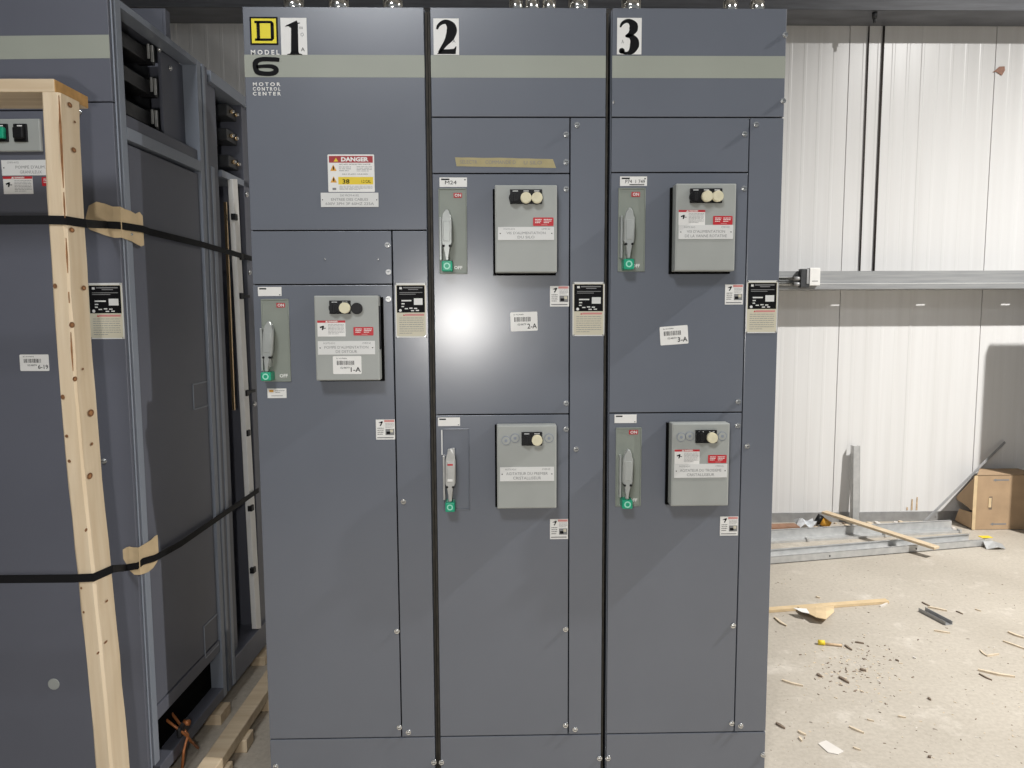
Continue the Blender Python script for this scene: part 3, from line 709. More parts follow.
# upper opening: dark recess, cover plate and three bus bar ends
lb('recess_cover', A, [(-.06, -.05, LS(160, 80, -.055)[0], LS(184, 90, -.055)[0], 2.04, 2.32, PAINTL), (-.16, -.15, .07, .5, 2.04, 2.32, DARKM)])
for k, pp in enumerate(((152, 53), (155, 86), (156, 118))):
    y_, z = LS(*pp, -.045); y_ -= .24
    t = MB(); t.box(-.15, -.07, .075, .27+y_, z-.022, z+.022, BUS, .003); t.box(-.052, -.045, .222+y_, .226+y_, z-.022, z+.022, SILVER, .001); t.box(-.050, -.042, .240+y_, .245+y_, z-.026, z+.024, SILVER, .001); t.box(-.10, -.05, .250+y_, .27+y_, z-.03, z+.03, BLACK, .002)
    t.build('bus_bar', A, True)
t = MB(); t.box(-.075, -.04, .072, .082, 2.13, 2.19, WHITE2, .001); t.build('paper_tag', A, True)
for yy, zz in ((.12, 2.30), (.37, 2.315), (.44, 2.28)): screw(yy, zz, A, y=-.05, local=True, side=True)
screw(.044, 1.70, A, y=0, local=True, side=True, r=.004)
# its front
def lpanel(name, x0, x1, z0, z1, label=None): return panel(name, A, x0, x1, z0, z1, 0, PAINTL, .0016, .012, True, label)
LW = -.112
c = lpanel('top_cover', -.508, -.002, 2.051, ZT); t = MB(); t.box(-.506, -.004, -.0003, .001, 2.166, 2.227, STRIPE); o = t.build('stripe', c, True); o['label'] = 'pale green painted stripe'
wd_ = lpanel('wireway_door', LW, -.002, ZB+.06, 2.051); screw(LF(79, 112)[0], LF(79, 112)[1], wd_, local=True); screw(*LF(104, 461), wd_, local=True)
nameplate((88.5, 283, 123.5, 339), wd_, L=LF, local=True)
d = lpanel('blank_door', -.508, LW, LF(20, 118)[1]+.02, 2.051)
zt2 = LF(20, 118)[1]+.02
d = lpanel('unit_door', -.508, LW, ZB+.06, zt2)
(p0, q0), (p1, q1) = rectpx(-60, 120, 43, 152.5, L=LF)
t = MB(); t.box(p0, p1, -.012, 0, q0, q1, GREY, .003); ob = t.build('operator_plate', A, True)
for nm, pxc, mt in (('green_button', 5, GREEN), ('selector_switch', 24, BLACK)):
    x, z = LF(pxc, 134); t = MB(); t.box(x-.019, x+.019, -.016, -.011, z-.024, z+.024, BLACK, .002); t.box(x-.014, x+.014, -.028, -.014, z-.017, z+.013, mt, .003); t.flat([[(x-.007, z+.0165), (x+.007, z+.0165), (x+.007, z+.0195), (x-.007, z+.0195)]], WHITE, lambda a, bb: Vector((a, -.0165, bb))); t.build(nm, ob, True)
legend_plate((2, 160, 60, 175.5), d, 0, "POMPE D'ALIM.", 'GRANULEUX', top=('CMM 4102', 'C 12'), L=LF, local=True)
warn_label((3.5, 176.5, 33, 194), d, 0, L=LF, local=True)
red_label((42, 177, 60, 186), d, 0, L=LF, local=True)
barcode((20, 354.5, 49, 371), d, 0, '6-19', 0, L=LF, local=True)
x, z = LF(54, 684); t = MB(); t.cyl((x, -.001, z), 'y', .017, .003, GREY, 24, bev=.0008); t.build('hole_plug', d, True)
# second cabinet behind, side in view
Bc = thing('motor_control_cabinet', 'dark grey control cabinet behind the strapped one, side open on brass bolts and white rail', 'electrical cabinet', CORNER + EY*.58, ANG)
def q(y): return y-.58
YB = 1.03
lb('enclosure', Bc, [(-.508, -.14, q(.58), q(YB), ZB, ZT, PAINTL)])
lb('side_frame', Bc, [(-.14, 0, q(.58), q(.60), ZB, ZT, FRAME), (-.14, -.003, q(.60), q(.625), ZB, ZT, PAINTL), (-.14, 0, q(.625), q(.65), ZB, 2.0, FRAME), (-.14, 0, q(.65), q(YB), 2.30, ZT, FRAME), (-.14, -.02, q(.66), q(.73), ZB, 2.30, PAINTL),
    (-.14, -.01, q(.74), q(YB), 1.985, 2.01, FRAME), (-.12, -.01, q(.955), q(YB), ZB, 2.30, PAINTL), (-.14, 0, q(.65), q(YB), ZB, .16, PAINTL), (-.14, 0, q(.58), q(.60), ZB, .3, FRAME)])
for k, pp in enumerate(((234, 113), (234, 137), (236, 163))):
    y_, z = LS(*pp, -.022); y_ -= .82; z = max(z, 2.035)
    t = MB(); t.box(-.14, -.03, q(.77+y_), q(.875+y_), z-.022, z+.022, DARKM, .003)
    for yy in (.80+y_, .845+y_): t.cyl((-.025, q(yy), z), 'x', .008, .012, BRASS, 6); t.cyl((-.020, q(yy), z), 'x', .005, .012, METAL, 8)
    t.build('bolted_bus_block', Bc, True)
t = MB(); rl = [LS(a_, bb, 0) for a_, bb in ((232.5, 179), (237.5, 179), (261.5, 629), (256.5, 629))]; t.prism([(q(a_), bb) for a_, bb in rl], -.02, 0, WHITE, .002, axis='x'); t.box(-.03, -.02, q(rl[0][0]-.02), q(rl[0][0]-.012), 1.1, 1.9, BRASS)
rail = t.build('insulating_rail', Bc, True); rail['label'] = 'long off-white rail'
for (px, py) in ((234.5, 217), (240.5, 257), (240.5, 296), (246.5, 393), (247.5, 433), (251, 508), (253, 570)):
    y, z = LS(px, py, 0); t = MB(); t.box(-.01, .008, q(y-.012), q(y+.014), z-.012, z+.012, BLACK, .002)
    if py in (257, 296, 393): t.box(-.008, .004, q(y), q(y+.09), z-.005, z+.006, BLACK, .001)
    t.build('clip', rail, True)
for (px, py) in ((242.5, 193), (246, 272), (250.5, 405)): y, z = LS(px, py, -.01); screw(q(max(y, .972)), z, Bc, y=-.01, local=True, side=True, r=.008)
# a pull box on top of the rear cabinet
tl = at(145, 8, y=.62); tr = at(166, 29, y=.62)
t = MB(); t.box(tr.x-.16, tr.x, .62, .66, ZT, tl.z, PAINTL, .003); t.box(tr.x-.15, tr.x-.01, .617, .62, ZT+.01, tl.z-.01, PAINTL, .001)
pb = lone(t, 'pull_box', 'small grey steel pull box on top of the rear strapped cabinet', 'electrical box')

# skid under the two cabinets
sk = thing('shipping_skid', 'wooden skid under the strapped grey cabinets', 'pallet', CORNER, ANG)
for yy in (.10, .50, .95): t = MB(); t.box(-.53, .02, yy-.045, yy+.045, 0, ZB-.02, WOODX, .002); t.build('runner', sk, True)
for xx in (-.45, -.20): t = MB(); t.box(xx-.05, xx+.05, 0, 1.05, ZB-.02, ZB, WOOD, .002); t.build('deck_board', sk, True)
t = MB(); c0 = at(206, 768, z=.083); c1 = at(260, 690, z=.083); c0.z = c1.z = 0
v = (c1-c0); M_ = Matrix.Translation((c0.x, c0.y, .0)) @ Matrix.Rotation(math.atan2(v.y, v.x), 4, 'Z')
t.box(-.15, v.length+.25, -.03, .03, .045, .083, WOODX, .003, M=M_); lone(t, 'pine_plank', 'pine plank on blocks in the gap between strapped cabinet and first section', 'plank')
for yy in (.10, .34, .68):
    t = MB(); cc = c0+v*((yy-.02)/.62)
    t.box(cc.x-.045, cc.x+.045, cc.y-.035, cc.y+.035, 0, .045, WOOD, .003); lone(t, 'wood_block', 'pine block under the plank in the narrow gap, %s' % ('nearest the camera' if yy == .10 else 'middle of three' if yy == .34 else 'farthest back'), 'block', 'blocks under the plank')

# crate frame: leaning post with a rail across its top
cf = thing('crate_frame', 'pale pine crate frame standing in front of the strapped cabinet', 'wooden frame', (-.30, -.41, 0))
YP = -.455; pl0 = at(41, 91, y=YP); pl1 = at(95, 768, y=YP); slope = (pl1.x-pl0.x)/(pl1.z-pl0.z)
zr0 = at(20, 92, y=YP).z; zr1 = at(20, 78.5, y=YP).z
xt = pl0.x+slope*(zr0-pl0.z); xb = pl0.x+slope*(0-pl0.z); WDT = .040; PD = .080
BOW = [(at(a_+1, bb, y=YP).z, at(a_+1, bb, y=YP).x) for a_, bb in ((94.5, 768), (85.5, 672), (76, 576), (66, 480), (57.5, 384), (51, 288), (45, 192), (40, 92))]
def px_(z):
    if z <= BOW[0][0]: return BOW[0][1]+(z-BOW[0][0])*(BOW[1][1]-BOW[0][1])/(BOW[1][0]-BOW[0][0])
    for (za, xa), (zb, xb_) in zip(BOW, BOW[1:]):
        if z <= zb: return xa+(xb_-xa)*(z-za)/(zb-za)
    return BOW[-1][1]
rr = random.Random(2); rows = 26; zs = [zr0*i/rows for i in range(rows+1)]
t = MB(); k = t.mi(WOOD); ring = []
for z in zs:
    xx = px_(z); j = lambda: rr.uniform(-.0012, .0012)
    ring.append([t.b.verts.new(p) for p in ((xx+.004+j(), YP, z), (xx+WDT-.005, YP+j(), z), (xx+WDT+j(), YP+.006, z), (xx+WDT+j(), YP+PD, z), (xx+j(), YP+PD, z), (xx+j(), YP+.004, z))])
for i in range(rows):
    for j in range(6): t.b.faces.new((ring[i][j], ring[i][(j+1) % 6], ring[i+1][(j+1) % 6], ring[i+1][j])).material_index = k
t.b.faces.new(ring[0][::-1]).material_index = k; t.b.faces.new(ring[-1]).material_index = k
post = t.build('post', cf)
def on_side(px, py):    # point on the post's right side
    x = px_(1)+WDT
    for _ in range(5):
        p = at(px, py, x=x); x = px_(p.z)+WDT
    return p
def on_front(px, py): return at(px, py, y=YP)
def blob(t, p, side, ry, rz, mat, n=12, ring=None):
    for k_, (sc, mt) in enumerate(((1, mat), (.55, ring)) if ring else ((1, mat),)):
        if side: t.flat([[(ry*sc*math.cos(2*math.pi*i/n), rz*sc*math.sin(2*math.pi*i/n)) for i in range(n)]], mt, lambda a, bb: Vector((p.x+.0022+.0004*k_, p.y+a, p.z+bb)))
        else: t.flat([[(ry*sc*math.cos(2*math.pi*i/n), rz*sc*math.sin(2*math.pi*i/n)) for i in range(n)]], mt, lambda a, bb: Vector((p.x+a, p.y-.0016-.0004*k_, p.z+bb)))
for (px, py, a, c_) in ((69, 105, .010, .006), (73, 150, .010, .006), (83, 288, .010, .006), (71, 325, .012, .007), (71, 230, .011, .006), (90, 413, .014, .009), (91, 444, .006, .004), (89, 476, .012, .008), (74, 379, .01, .006), (85, 530, .006, .004), (106, 601, .006, .003), (105, 642, .008, .003), (97, 653, .006, .003), (74, 122, .004, .003), (82, 369, .004, .003)):
    t = MB(); p = on_side(px, py); p.y = min(p.y, YP+PD-a-.004); blob(t, p, True, a, c_, KNOT, ring=RESIN if a > .009 else None); t.build('knot', post)
for (px, py, a, c_) in ((63, 397, .006, .006), (67, 436, .005, .004), (69.5, 461, .005, .004), (55, 286, .006, .006), (80, 588, .003, .003), (81, 612, .003, .003)):
    t = MB(); p = on_front(px, py); p.x = min(max(p.x, px_(p.z)+.008), px_(p.z)+WDT-.008); blob(t, p, False, a*.8, c_, KNOT); t.build('knot', post)
for pts in (((54, 95), (56, 125), (59, 160), (61, 188)), ((60, 192), (61, 205), (62, 218)), ((63, 238), (64, 255), (66, 273)), ((66, 292), (66.5, 303)), ((69, 332), (70, 350), (72, 371))):
    P3 = [on_side(max(a_, 57.5+(bb-91)*.0505), bb) for a_, bb in pts]
    t = MB(); wmax = .0055 if len(pts) == 4 else .004
    L_, R_ = [], []
    for i, p in enumerate(P3):
        wv = wmax*math.sin(math.pi*(i+.35)/(len(P3)-.3)); L_.append(p+Vector((.0024, -wv, 0))); R_.append(p+Vector((.0024, wv, 0)))
    k = t.mi(RESIN)
    for i in range(len(P3)-1): t.b.faces.new([t.b.verts.new(v_) for v_ in (L_[i], R_[i], R_[i+1], L_[i+1])]).material_index = k
    o = t.build('pitch_streak', post); o['label'] = 'reddish brown pitch streak'

xe = at(54, 85, y=YP).x
t = MB(); t.box(-1.45, xe, YP, YP+.14, zr0, zr1, WOODX, .002); t.box(xe-.001, xe+.0015, YP+.002, YP+.138, zr0+.001, zr1-.001, ENDG, .0005)
r_ = t.build('rail', cf); r_['label'] = 'top rail with orange end grain'
t = MB(); t.box(-1.44, -1.40, YP, YP+.089, 0, zr0, WOOD, .002); t.build('post', cf)

# black straps round the crate and both cabinets
def strap(name, label, pts, w):
    """pts: world points down the strap's centre line; normals point outward in plan"""
    V = [Vector(p) for p in pts]; t = MB(); grid = []
    for i, p in enumerate(V):
        grid.append([p+Vector((0, 0, w/2)), p+Vector((0, 0, w*.17)), p-Vector((0, 0, w*.17)), p-Vector((0, 0, w/2))])
    t.sheet(grid, .0022, STRAP); return lone(t, name, label, 'strap')
def W(x, y, z): return CORNER+EX*x+EY*y+Vector((0, 0, z))
zu = lambda px, py: on_front(px, py).z
post_front_x = px_
y1, z1 = LS(147, 232); y2, z2 = LS(247, 257.6)
pr = on_side(80, 222.5)
strap('packing_strap', 'upper black strap stretched round pine post and cabinet at head height', [
    (-1.46, YP-.004, zu(5, 221)), (-.9, YP-.005, zu(5, 221)), (post_front_x(1.69)-.004, YP-.004, zu(44, 220)), (post_front_x(1.69)+WDT+.002, YP-.004, zu(58, 220.5)), (pr.x+.004, YP+PD+.002, pr.z),
    W(-.03, -.014, LF(113, 225.5)[1]), W(.003, -.012, LF(117, 226)[1]), W(.009, .01, LS(123, 226.5)[1]), W(.010, .1, LS(137, 228.5)[1]), W(.010, y1, z1), W(.008, LS(200, 244.5)[0], LS(200, 244.5)[1]), W(.006, y2+.05, z2-.002)], .020)
y3, z3 = LS(152, 558); y4, z4 = LS(257, 490)
pr = on_side(107, 572)
strap('packing_strap', 'lower black strap stretched round pine post and cabinet at waist height', [
    (-1.46, YP-.004, zu(5, 578)), (-.9, YP-.005, zu(5, 578)), (post_front_x(.84)-.01, YP-.004, zu(78, 578)), (post_front_x(.84)+WDT+.002, YP-.004, zu(93, 577)), (pr.x+.004, YP+PD+.002, pr.z),
    W(-.03, -.014, LF(127, 566)[1]), W(.003, -.012, LF(132, 564.5)[1]), W(.009, .01, LS(138, 563)[1]), W(.010, y3, z3), W(.009, LS(178, 544)[0], LS(178, 544)[1]), W(.008, y4, z4)], .020)
# cardboard edge protectors folded over the cabinet corner under the straps
def protector(label, front, side, off):
    """front/side: lists of (px, top, bottom) read on the cabinet's two faces"""
    t = MB(); grid = []
    for px, a, bb in front:
        (x, za), (_, zb) = LF(px, a), LF(px, bb); jit = random.uniform(0, .002)
        grid.append([W(x, -off-.002-jit, za-(za-zb)*f) for f in (0, .33, .66, 1)])
    (_, za), (_, zb) = LF(front[-1][0], front[-1][1]), LF(front[-1][0], front[-1][2])
    grid.append([W(off+.0015, -off-.0025, za-(za-zb)*f) for f in (0, .33, .66, 1)])
    for px, a, bb in side:
        (y, za), (_, zb) = LS(px, a), LS(px, bb)
        grid.append([W(off+.001, y, za-(za-zb)*f) for f in (0, .33, .66, 1)])
    for row in grid:
        row.reverse()
    t.sheet(grid, -.0025, CARDP); return lone(t, 'cardboard_protector', label, 'cardboard')
protector('torn cardboard edge protector under the upper black strap', [(87, 218, 226), (90, 206, 230), (98, 202, 233), (106, 204, 236), (114, 207, 238)], [(123, 209, 239), (129, 211, 241), (134, 214, 244), (138, 212, 246), (141, 216, 245)], .004)
protector('torn cardboard edge protector under the lower black strap', [(124, 549, 558), (127, 547, 564), (130, 546, 570), (134, 547, 574)], [(140, 546, 575), (145, 543, 573), (150, 540, 569), (154, 536, 563), (156, 535, 558)], .004)

# ------------------------------------------------------------------ things along the right-hand wall
def channel(name, label, p0, p1, h, wd, mat=GALV):
    """open-topped U channel lying on the floor from p0 to p1 (front bottom edge)"""
    p0, p1 = Vector(p0), Vector(p1); d = p1-p0; L = d.length; M_ = Matrix.Translation(p0) @ Matrix.Rotation(math.atan2(d.y, d.x), 4, 'Z')
    t = MB(); t.box(0, L, 0, .003, .004, h, mat, .0005, M=M_); t.box(0, L, 0, wd, .004, .007, mat, .0005, M=M_); t.box(0, L, wd-.003, wd, .004, h, mat, .0005, M=M_)
    t.box(0, L, 0, .012, h-.003, h, mat, .0005, M=M_); t.box(0, L, wd-.012, wd, h-.003, h, mat, .0005, M=M_)
    for k in range(int(L/.6)): t.cyl((.3+k*.6, -.001, h*.5), 'y', .005, .003, DARKM, 8, M=M_)
    for xx in (.1, L*.5, L-.1): t.box(xx-.02, xx+.02, .01, wd-.01, 0, .0045, mat, M=M_)
    return lone(t, name, label, 'steel channel')
a = at(772, 564.5, z=0); bq = at(985, 546.5, z=0); v = bq-a
channel('steel_channel', 'long galvanised steel channel on the floor, nearer of the two', a-v*.35, bq, .046, .13)
a = at(772, 541.5, z=0); bq = at(957, 531, z=0); v = bq-a
# rear angle: upright leg with a foot flange towards the room
p0 = a-v*.4; L = (bq-p0).length; M_ = Matrix.Translation(p0) @ Matrix.Rotation(math.atan2(v.y, v.x), 4, 'Z')
t = MB(); t.box(0, L, .05, .054, 0, .058, GALV, .0005, M=M_); t.box(0, L, -.04, .05, 0, .004, GALV, .0005, M=M_); t.box(0, L, -.042, -.038, 0, .014, GALV, .0005, M=M_); t.box(0, L, .05, .068, .054, .058, GALV, .0005, M=M_)
for k in range(4): t.box(.75+k*.55, .765+k*.55, -.05, -.02, .004, .024, GALV, .001, M=M_)
lone(t, 'steel_angle', 'long galvanised steel angle on the floor, nearer the wall', 'steel channel')
# crumpled end bracket
c0 = at(993, 548, z=0); t = MB()
t.sheet([[(c0.x-.06, c0.y-.03, .002), (c0.x+.0, c0.y-.045, .02), (c0.x+.06, c0.y-.03, .004)], [(c0.x-.05, c0.y+.02, .035), (c0.x+.01, c0.y+.02, .04), (c0.x+.07, c0.y+.02, .02)], [(c0.x-.06, c0.y+.07, .004), (c0.x+.0, c0.y+.08, .05), (c0.x+.03, c0.y+.08, .01)]], .002, GALV)
t.box(c0.x-.04, c0.x+.03, c0.y+.05, c0.y+.09, .048, .052, DYEL, .001)
lone(t, 'end_bracket', 'crumpled grey metal bracket with yellow tag at the channel end', 'metal scrap')
# slat leaning over the channels
def bar(name, label, cat, p0, p1, w_, th_, mat, bev=.002, group=None, up=(0, 0, 1)):
    p0, p1 = Vector(p0), Vector(p1); d = p1-p0; L = d.length; zx = d.normalized(); u_ = Vector(up); yv = u_.cross(zx).normalized(); uu = zx.cross(yv)
    M_ = Matrix((( zx.x, yv.x, uu.x, p0.x), (zx.y, yv.y, uu.y, p0.y), (zx.z, yv.z, uu.z, p0.z), (0, 0, 0, 1)))
    t = MB(); t.box(0, L, -w_/2, w_/2, -th_/2, th_/2, mat, bev, M=M_); return lone(t, name, label, cat, group)
bar('pine_lath', 'pale pine slat lying slanted across the steel channels', 'plank', at(824, 512, z=.105), at(937, 548, z=.068), .055, .016, WOODX)
# upright stud leaning on the wall
pb0 = at(853.5, 520, y=2.78); t = MB(); zt_ = at(854, 445, y=2.80).z
Mx = Matrix.Translation((pb0.x, 2.742, 0)) @ Matrix.Rotation(math.radians(-3.5), 4, 'X')
t.box(-.024, .024, 0, .003, .0015, zt_, GALV, .0005, M=Mx); t.box(-.024, -.021, 0, .04, .0015, zt_, GALV, .0005, M=Mx); t.box(.021, .024, 0, .04, .0015, zt_, GALV, .0005, M=Mx)
lone(t, 'steel_stud', 'short galvanised stud standing against the white wall', 'steel stud')
bar('flat_bar', 'thin grey metal bar leaning diagonally from floor to wall beside the carton', 'metal bar', at(924, 522, y=2.71), at(1005, 442, y=2.815), .016, .005, GALVD, .001, up=(0, -1, .2))
# carton on its side
cx0 = at(974, 530, z=0); z_c = at(990, 475, y=cx0.y).z; cw = .42; cdp = .20
cr = thing('cardboard_carton', 'worn brown carton lying on its side against the wall, half in shade', 'box', (cx0.x, cx0.y, 0))
t = MB(); X0, Y0 = cx0.x, cx0.y
t.box(X0, X0+cw, Y0, Y0+.004, .004, z_c, CARD, .001); t.box(X0, X0+cw, Y0, Y0+cdp, .002, .006, CARD, .001); t.prism([(X0, Y0), (X0+cw, Y0), (X0+cw, Y0+cdp), (X0+.15, Y0+cdp)], z_c-.004, z_c, CARD, axis='z')
t.box(X0+cw-.004, X0+cw, Y0, Y0+cdp, .004, z_c, CARD, .001); t.box(X0+.15, X0+cw, Y0+cdp-.004, Y0+cdp, .004, z_c, CARD, .001); t.build('carton_body', cr)
t = MB(); t.prism([(Y0+.002, .12), (Y0+cdp*.55, .15), (Y0+cdp*.95, .16), (Y0+cdp, .18), (Y0+.002, z_c-.002)], X0-.006, X0-.002, CARD, .0005, axis='x'); t.build('flap', cr)
t = MB(); t.prism([(Y0+.002, .01), (Y0+cdp*.9, .02), (Y0+cdp*.7, .11), (Y0+.002, .12)], X0-.02, X0-.016, CARD, .0005, axis='x'); t.build('flap', cr)
t = MB(); t.sheet([[(X0-.02, Y0-.004, .004), (X0-.022, Y0-.004, z_c*.5), (X0-.02, Y0-.003, z_c-.004)], [(X0+.002, Y0-.003, .003), (X0+.002, Y0-.003, z_c*.5), (X0+.002, Y0-.003, z_c-.002)]], .003, CARDP); t.build('edge_strip', cr)
def cmark(t, px0, py0, px1, py1, kind):
    p, q_ = at(px0, py0, y=Y0), at(px1, py1, y=Y0); zc = (p.z+q_.z)/2; h = abs(p.z-q_.z)/2
    if kind == 'arrow':
        t.flat([[(p.x, zc), (p.x+.022, zc-h), (p.x+.022, zc+h)], [(p.x+.02, zc-h*.42), (q_.x, zc-h*.42), (q_.x, zc+h*.42), (p.x+.02, zc+h*.42)]], INKG, lambda a, bb: Vector((a, Y0-.001, bb)))
t = MB(); cmark(t, 993, 478.5, 1009, 481.5, 'arrow'); cmark(t, 990, 522.5, 1006, 525.5, 'arrow'); t.build('arrow_prints', cr)
t = MB(); p = at(990.5, 503, y=Y0); t.box(p.x-.011, p.x+.011, Y0-.0012, Y0, p.z-.045, p.z+.045, CHIPD, .0005); t.box(p.x-.016, p.x+.004, Y0-.004, Y0-.001, p.z-.03, p.z+.035, CARDP, .001); t.build('hand_hole', cr)
# unseen object beyond the frame, made up as a panel to shade wall and carton
lk = thing('shadow_panel', 'unseen upright grey panel on two wooden feet, placed to shade wall and carton', 'panel', (4.6, 2.09, 0))
t = MB(); t.box(4.342, 5.1, 2.06, 2.12, .05, 1.971, PAINT, .003); t.build('panel_sheet', lk)
for xx in (4.5, 4.95): t = MB(); t.box(xx-.04, xx+.04, 1.93, 2.25, 0, .05, WOOD, .003); t.build('foot', lk)
# junction box and conduits on the lower rail
jz0, jz1 = at(815, 285.5, y=2.56).z, at(815, 268, y=2.56).z; jx0, jx1 = at(809.5, 277, y=2.55).x, at(820, 277, y=2.55).x
jb = thing('junction_box', 'small white electrical box on the grey wall rail beside the third cabinet', 'electrical box', ((jx0+jx1)/2, 2.56, jz0))
t = MB(); t.box(jx0, jx1, 2.545, 2.596, jz0, jz1, WHITE, .003); t.build('cover', jb)
t = MB(); t.box(jx0-.055, jx0, 2.55, 2.596, jz0-.012, jz1-.005, DARKM, .003); t.box(jx0-.02, jx0-.004, 2.545, 2.55, jz0+.01, jz1-.01, GALVD, .002); t.cyl((jx0-.07, 2.57, jz0+.045), 'x', .014, .05, GALVD, 14); t.cyl((jx0-.07, 2.57, jz0+.01), 'x', .014, .05, GALVD, 14); t.build('connector', jb)
t = MB(); t.box(jx0+.015, jx1-.015, 2.5445, 2.546, jz0+.025, jz0+.03, INKG); t.build('switch_slot', jb)
for dz, tl in ((.045, 'upper'), (.01, 'lower')):
    t = MB(); t.tube([(jx0-.08, 2.57, jz0+dz), (1.2, 2.57, jz0+dz)], .010, EMT, 10); lone(t, 'wall_conduit', '%s thin conduit running along the wall rail into the white box' % tl, 'conduit')
# two drop rods on the wall above the rail
for (pxa, pya, pxb, r_, tl) in ((869.5, 37, 860.5, .0048, 'left'), (885.5, 14, 874.5, .0065, 'right')):
    pa = at(pxa, pya, y=WY-.02); pc = at(pxb, 271, y=WY-.02)
    t = MB(); t.tube([(pa.x, WY-.009, 3.350), (pc.x, WY-.009, 1.74)], r_, DROD, 10); lone(t, 'vertical_conduit', 'dark vertical conduit on white wall above the rail, %s of the two' % tl, 'conduit')
p = at(874.5, 19, y=2.62); t = MB(); t.cyl((p.x, 2.62, 3.335), 'z', .016, .036, DARKM, 8); t.cyl((p.x, 2.62, 3.305), 'z', .009, .03, DARKM, 8)
lone(t, 'hanging_bolt', 'dark bolt hanging under the upper wall beam', 'bolt')
# torn tape on the wall, rust runs
p = at(999, 71, y=WY-.003); t = MB(); t.prism([(p.x-.045, p.z-.01), (p.x-.02, p.z-.005), (p.x+.02, p.z-.03), (p.x+.04, p.z+.005), (p.x+.035, p.z+.03), (p.x+.0, p.z+.028), (p.x-.02, p.z+.01)], WY-.005, WY-.0025, TAPEB)
lone(t, 'torn_tape', 'scrap of brown tape stuck high on the white wall', 'tape')
t = MB()
for px, a_, bb in ((917, 497, 510), (912, 499, 510), (907, 507, 510)):
    p, q_ = at(px, a_, y=WY), at(px, bb, y=WY); t.prism([(p.x-.006, q_.z), (p.x+.006, q_.z), (p.x+.004, p.z), (p.x-.004, p.z)], WY-.0035, WY-.0025, RUST)
t = t.build('trim_3'); struct(t)

# ------------------------------------------------------------------ floor litter
pa = at(887, 601, z=.008); pc = at(768, 610, z=.008); v = pc-pa
bar('wood_lath', 'long tan wooden lath lying on the floor from behind the third cabinet', 'plank', pa, pc+v*.25, .035, .016, CARDP)
c0 = at(797, 607, z=0); c1 = at(834, 611, z=0); t = MB()
g = []
for i, (px, pt, pb_, za, zb) in enumerate(((798, 607, 609, .012, .02), (806, 607, 614, .016, .03), (816, 606, 619, .02, .034), (826, 606, 621, .02, .03), (834, 606, 614, .01, .012))):
    a_ = at(px, pt, z=za); bb = at(px, pb_-2, z=zb); g.append([a_, a_.lerp(bb, .5)+Vector((0, 0, .004)), bb])
t.sheet(g, .003, CARDP); p = at(803, 611, z=.036)
t.prism([(p.x-.03, p.y+.04), (p.x+.03, p.y+.03), (p.x+.02, p.y-.03), (p.x-.01, p.y-.01)], .034, .036, WHITE, axis='z')
o = lone(t, 'cardboard_scrap', 'torn piece of cardboard with white patch by the long lath', 'cardboard')
ca, cb = at(922, 609, z=.01), at(949, 623, z=.01); v = cb-ca
M_ = Matrix.Translation((ca.x, ca.y, 0)) @ Matrix.Rotation(math.atan2(v.y, v.x), 4, 'Z')
t = MB(); t.box(0, v.length, -.02, -.017, 0, .018, GALVD, .0005, M=M_); t.box(0, v.length, .017, .02, 0, .018, GALVD, .0005, M=M_); t.box(0, v.length, -.02, .02, 0, .002, GALVD, .0005, M=M_)
lone(t, 'channel_offcut', 'short grey metal channel offcut lying on the open floor', 'metal scrap')
pa, pc = at(818, 643, z=.006), at(842, 645.5, z=.006)
md = pa.lerp(pc, .28); sd = thing('stick', 'small brown stick with yellow end on the floor', 'stick', (pa.x, pa.y, 0))
t = MB(); t.tube([md, pc], .006, RUST, 8); t.build('shaft', sd); t = MB(); t.tube([pa+Vector((0, 0, .004)), md+Vector((0, 0, .004))], .011, DYEL, 10); t.build('yellow_end', sd)
p = [at(a_, bb, z=0) for a_, bb in ((818, 744), (826, 741), (836, 747), (844, 752), (838, 755), (828, 753))]
t = MB(); t.prism([(v_.x, v_.y) for v_ in p], .0005, .003, PAPER, axis='z'); lone(t, 'paper_scrap', 'flat pale scrap on the floor near the bottom edge', 'paper')
# behind the rear angle
a_, bb = at(765, 530, z=.02), at(797, 528, z=.02); bar('board_offcut', 'dark brown board offcut lying at the wall beside the third cabinet', 'plank', Vector((a_.x-.3, a_.y, .022)), Vector((bb.x, bb.y, .022)), .09, .04, newmat('brown_board', (.28, .15, .09), .7, var=.2, vscale=20))
c_ = at(805, 529, z=0); t = MB(); g = [[(c_.x-.05+.03*i+random.uniform(-.008, .008), c_.y-.03+.03*j, .006+random.uniform(.0, .07)) for j in range(4)] for i in range(5)]
t.sheet(g, .002, PLASTIC); lone(t, 'plastic_wrap', 'crumpled clear plastic at the foot of the white wall', 'plastic')
c_ = at(823, 521.5, y=2.70); M_ = Matrix.Translation((c_.x, c_.y, max(c_.z, .04))) @ Matrix.Rotation(-.5, 4, 'Z') @ Matrix.Rotation(.45, 4, 'Y')
t = MB(); t.cyl((-.03, 0, 0), 'x', .033, .04, BLACK, 16, M=M_); t.cyl((.02, 0, 0), 'x', .030, .06, ORANGE, 14, r2=.024, M=M_)
lone(t, 'pipe_plug', 'small black and orange plug lying at the foot of the wall', 'plug')
t = MB()
for k in range(60):
    p = at(random.uniform(798, 955), 529, z=0); p.y = random.uniform(2.64, 2.80); r_ = random.uniform(.004, .014)
    M_ = Matrix.Translation((p.x, p.y, r_*.5)) @ Matrix.Rotation(random.uniform(0, 3), 4, 'Z'); t.box(-r_*1.4, r_*1.4, -r_, r_, -r_*.5, r_*.5, random.choice((CHIP, CHIPD, PAPER)), M=M_)
o = lone(t, 'sweepings', 'swept-up crumbs along the foot of the white wall', 'debris'); o['kind'] = 'stuff'

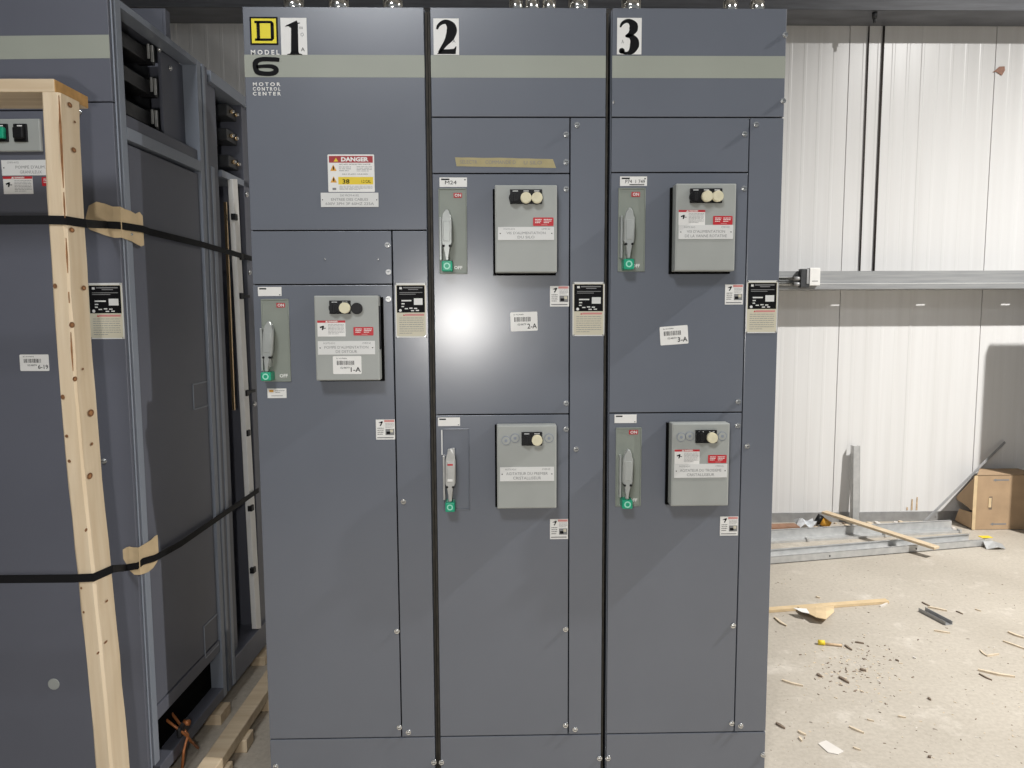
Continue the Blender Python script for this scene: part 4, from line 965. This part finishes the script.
# individual wood splinters (left px, y, right px, y, thickness, material, label)
SPL = [(774.5, 617.5, 786.5, 626, .012, CHIP, 'curled pale splinter just right of the third cabinet'),
 (782, 680, 803, 686, .010, CHIP, 'long pale splinter low beside the third cabinet'),
 (816, 596.5, 820, 598, .010, CHIP, 'tiny pale splinter behind the long lath'),
 (880, 606.5, 888, 603, .010, PAPER, 'pale splinter at the end of the long lath'),
 (928, 607, 947, 611, .012, CHIP, 'pale splinter behind the metal offcut'),
 (922, 602, 930, 606, .007, CHIPD, 'dark sliver behind the metal offcut'),
 (934, 630.5, 950, 633, .010, CHIP, 'pale splinter in front of the metal offcut'),
 (980, 650, 987, 656, .007, CHIP, 'left half of a snapped splinter'),
 (987, 656, 999, 654, .009, CHIP, 'right half of a snapped splinter'),
 (1008, 632, 1024, 638, .012, CHIP, 'pale splinter at the right edge, farther one'),
 (1003, 641, 1025, 649, .009, CHIP, 'thin splinter at the right edge, nearer one'),
 (978, 670, 1015, 677, .013, CHIP, 'longest loose splinter on the open floor'),
 (979, 673.5, 992, 680, .006, CHIPD, 'dark sliver against the longest splinter'),
 (849, 726.5, 864, 733, .008, CHIP, 'thin splinter near the bottom of the floor'),
 (776, 723, 785, 728.5, .010, CHIPD, 'brown chip low beside the third cabinet'),
 (798, 731, 806, 735, .009, CHIP, 'pale chip above the paper scrap'),
 (898, 716, 906, 717.5, .007, CHIP, 'faint short splinter mid floor'),
 (853, 747, 861, 750, .006, CHIP, 'faint splinter right of the paper scrap'),
 (867, 719, 874, 721, .005, CHIP, 'faint sliver above the bottom middle floor'),
 (928, 697.5, 931, 700, .008, CHIPD, 'dark crumb in the middle of the floor'),
 (895.5, 659.5, 899, 661, .007, CHIPD, 'dark crumb right of the bark litter'),
 (913, 657, 916, 658.5, .008, PAPER, 'pale crumb beside the dark crumb'),
 (817, 674, 822, 677, .011, CHIPD, 'dark bark chip left of the litter'),
 (860, 669, 866, 671, .012, CHIPD, 'dark bark chip in the litter, upper one'),
 (839, 677, 849, 683, .012, CHIPD, 'dark bark chip in the litter, lower one'),
 (845, 645, 852, 650, .009, CHIPD, 'dark bark chip beside the yellow-ended stick'),
 (855, 642, 864, 643.5, .008, CHIPD, 'dark sliver right of the yellow-ended stick'),
 (956, 611, 963, 614, .006, CHIPD, 'dark sliver right of the metal offcut'),
 (975, 609, 981, 611, .006, CHIP, 'faint pale sliver far right of the metal offcut'),
 (928, 756, 931, 757.5, .008, CHIPD, 'dark crumb at the bottom of the floor'),
 (799, 737, 802, 741, .008, CHIP, 'upright little pale chip left of the paper scrap')]
for i, (xa, ya, xb_, yb, wd, mt, lbl) in enumerate(SPL):
    a_, bb = at(xa, ya, z=.003), at(xb_, yb, z=.003); md = a_.lerp(bb, .5+random.uniform(-.1, .1))+Vector((0, 0, .0)); d = (bb-a_); n = Vector((-d.y, d.x, 0)).normalized()
    md += n*d.length*random.uniform(-.06, .06); w2 = wd*.5; pts = [a_, a_.lerp(md, .5), md, md.lerp(bb, .5), bb]; ww = [w2*.5, w2*.95, w2, w2*.8, w2*.3]
    outl = [(p.x+n.x*q_, p.y+n.y*q_) for p, q_ in zip(pts, ww)]+[(p.x-n.x*q_, p.y-n.y*q_) for p, q_ in list(zip(pts, ww))[::-1]]
    t = MB(); t.prism(outl, .0, .003+wd*.4, mt, axis='z'); lone(t, 'wood_splinter', lbl, 'splinter', 'wood splinters and crumbs on the floor')
# fine litter nobody could count
t = MB(); rr = random.Random(9)
for k in range(420):
    if k < 230: px, py = rr.gauss(855, 26), rr.gauss(668, 17)
    else: px, py = rr.uniform(775, 1024), rr.uniform(575, 766)
    if px < 772 or px > 1040: continue
    p = at(px, py, z=0); r_ = rr.uniform(.001, .0035)*(1.1 if k < 230 else .8); M_ = Matrix.Translation((p.x, p.y, 0)) @ Matrix.Rotation(rr.uniform(0, 3.1), 4, 'Z')
    t.box(-r_*rr.uniform(1, 2.8), r_*1.3, -r_*.6, r_*.6, 0, r_*.7, rr.choice((CHIPD, CHIPD, CHIP, PAPER, CHIP)), M=M_)
o = lone(t, 'sawdust_litter', 'fine bark crumbs and sawdust scattered over the open floor', 'debris'); o['kind'] = 'stuff'
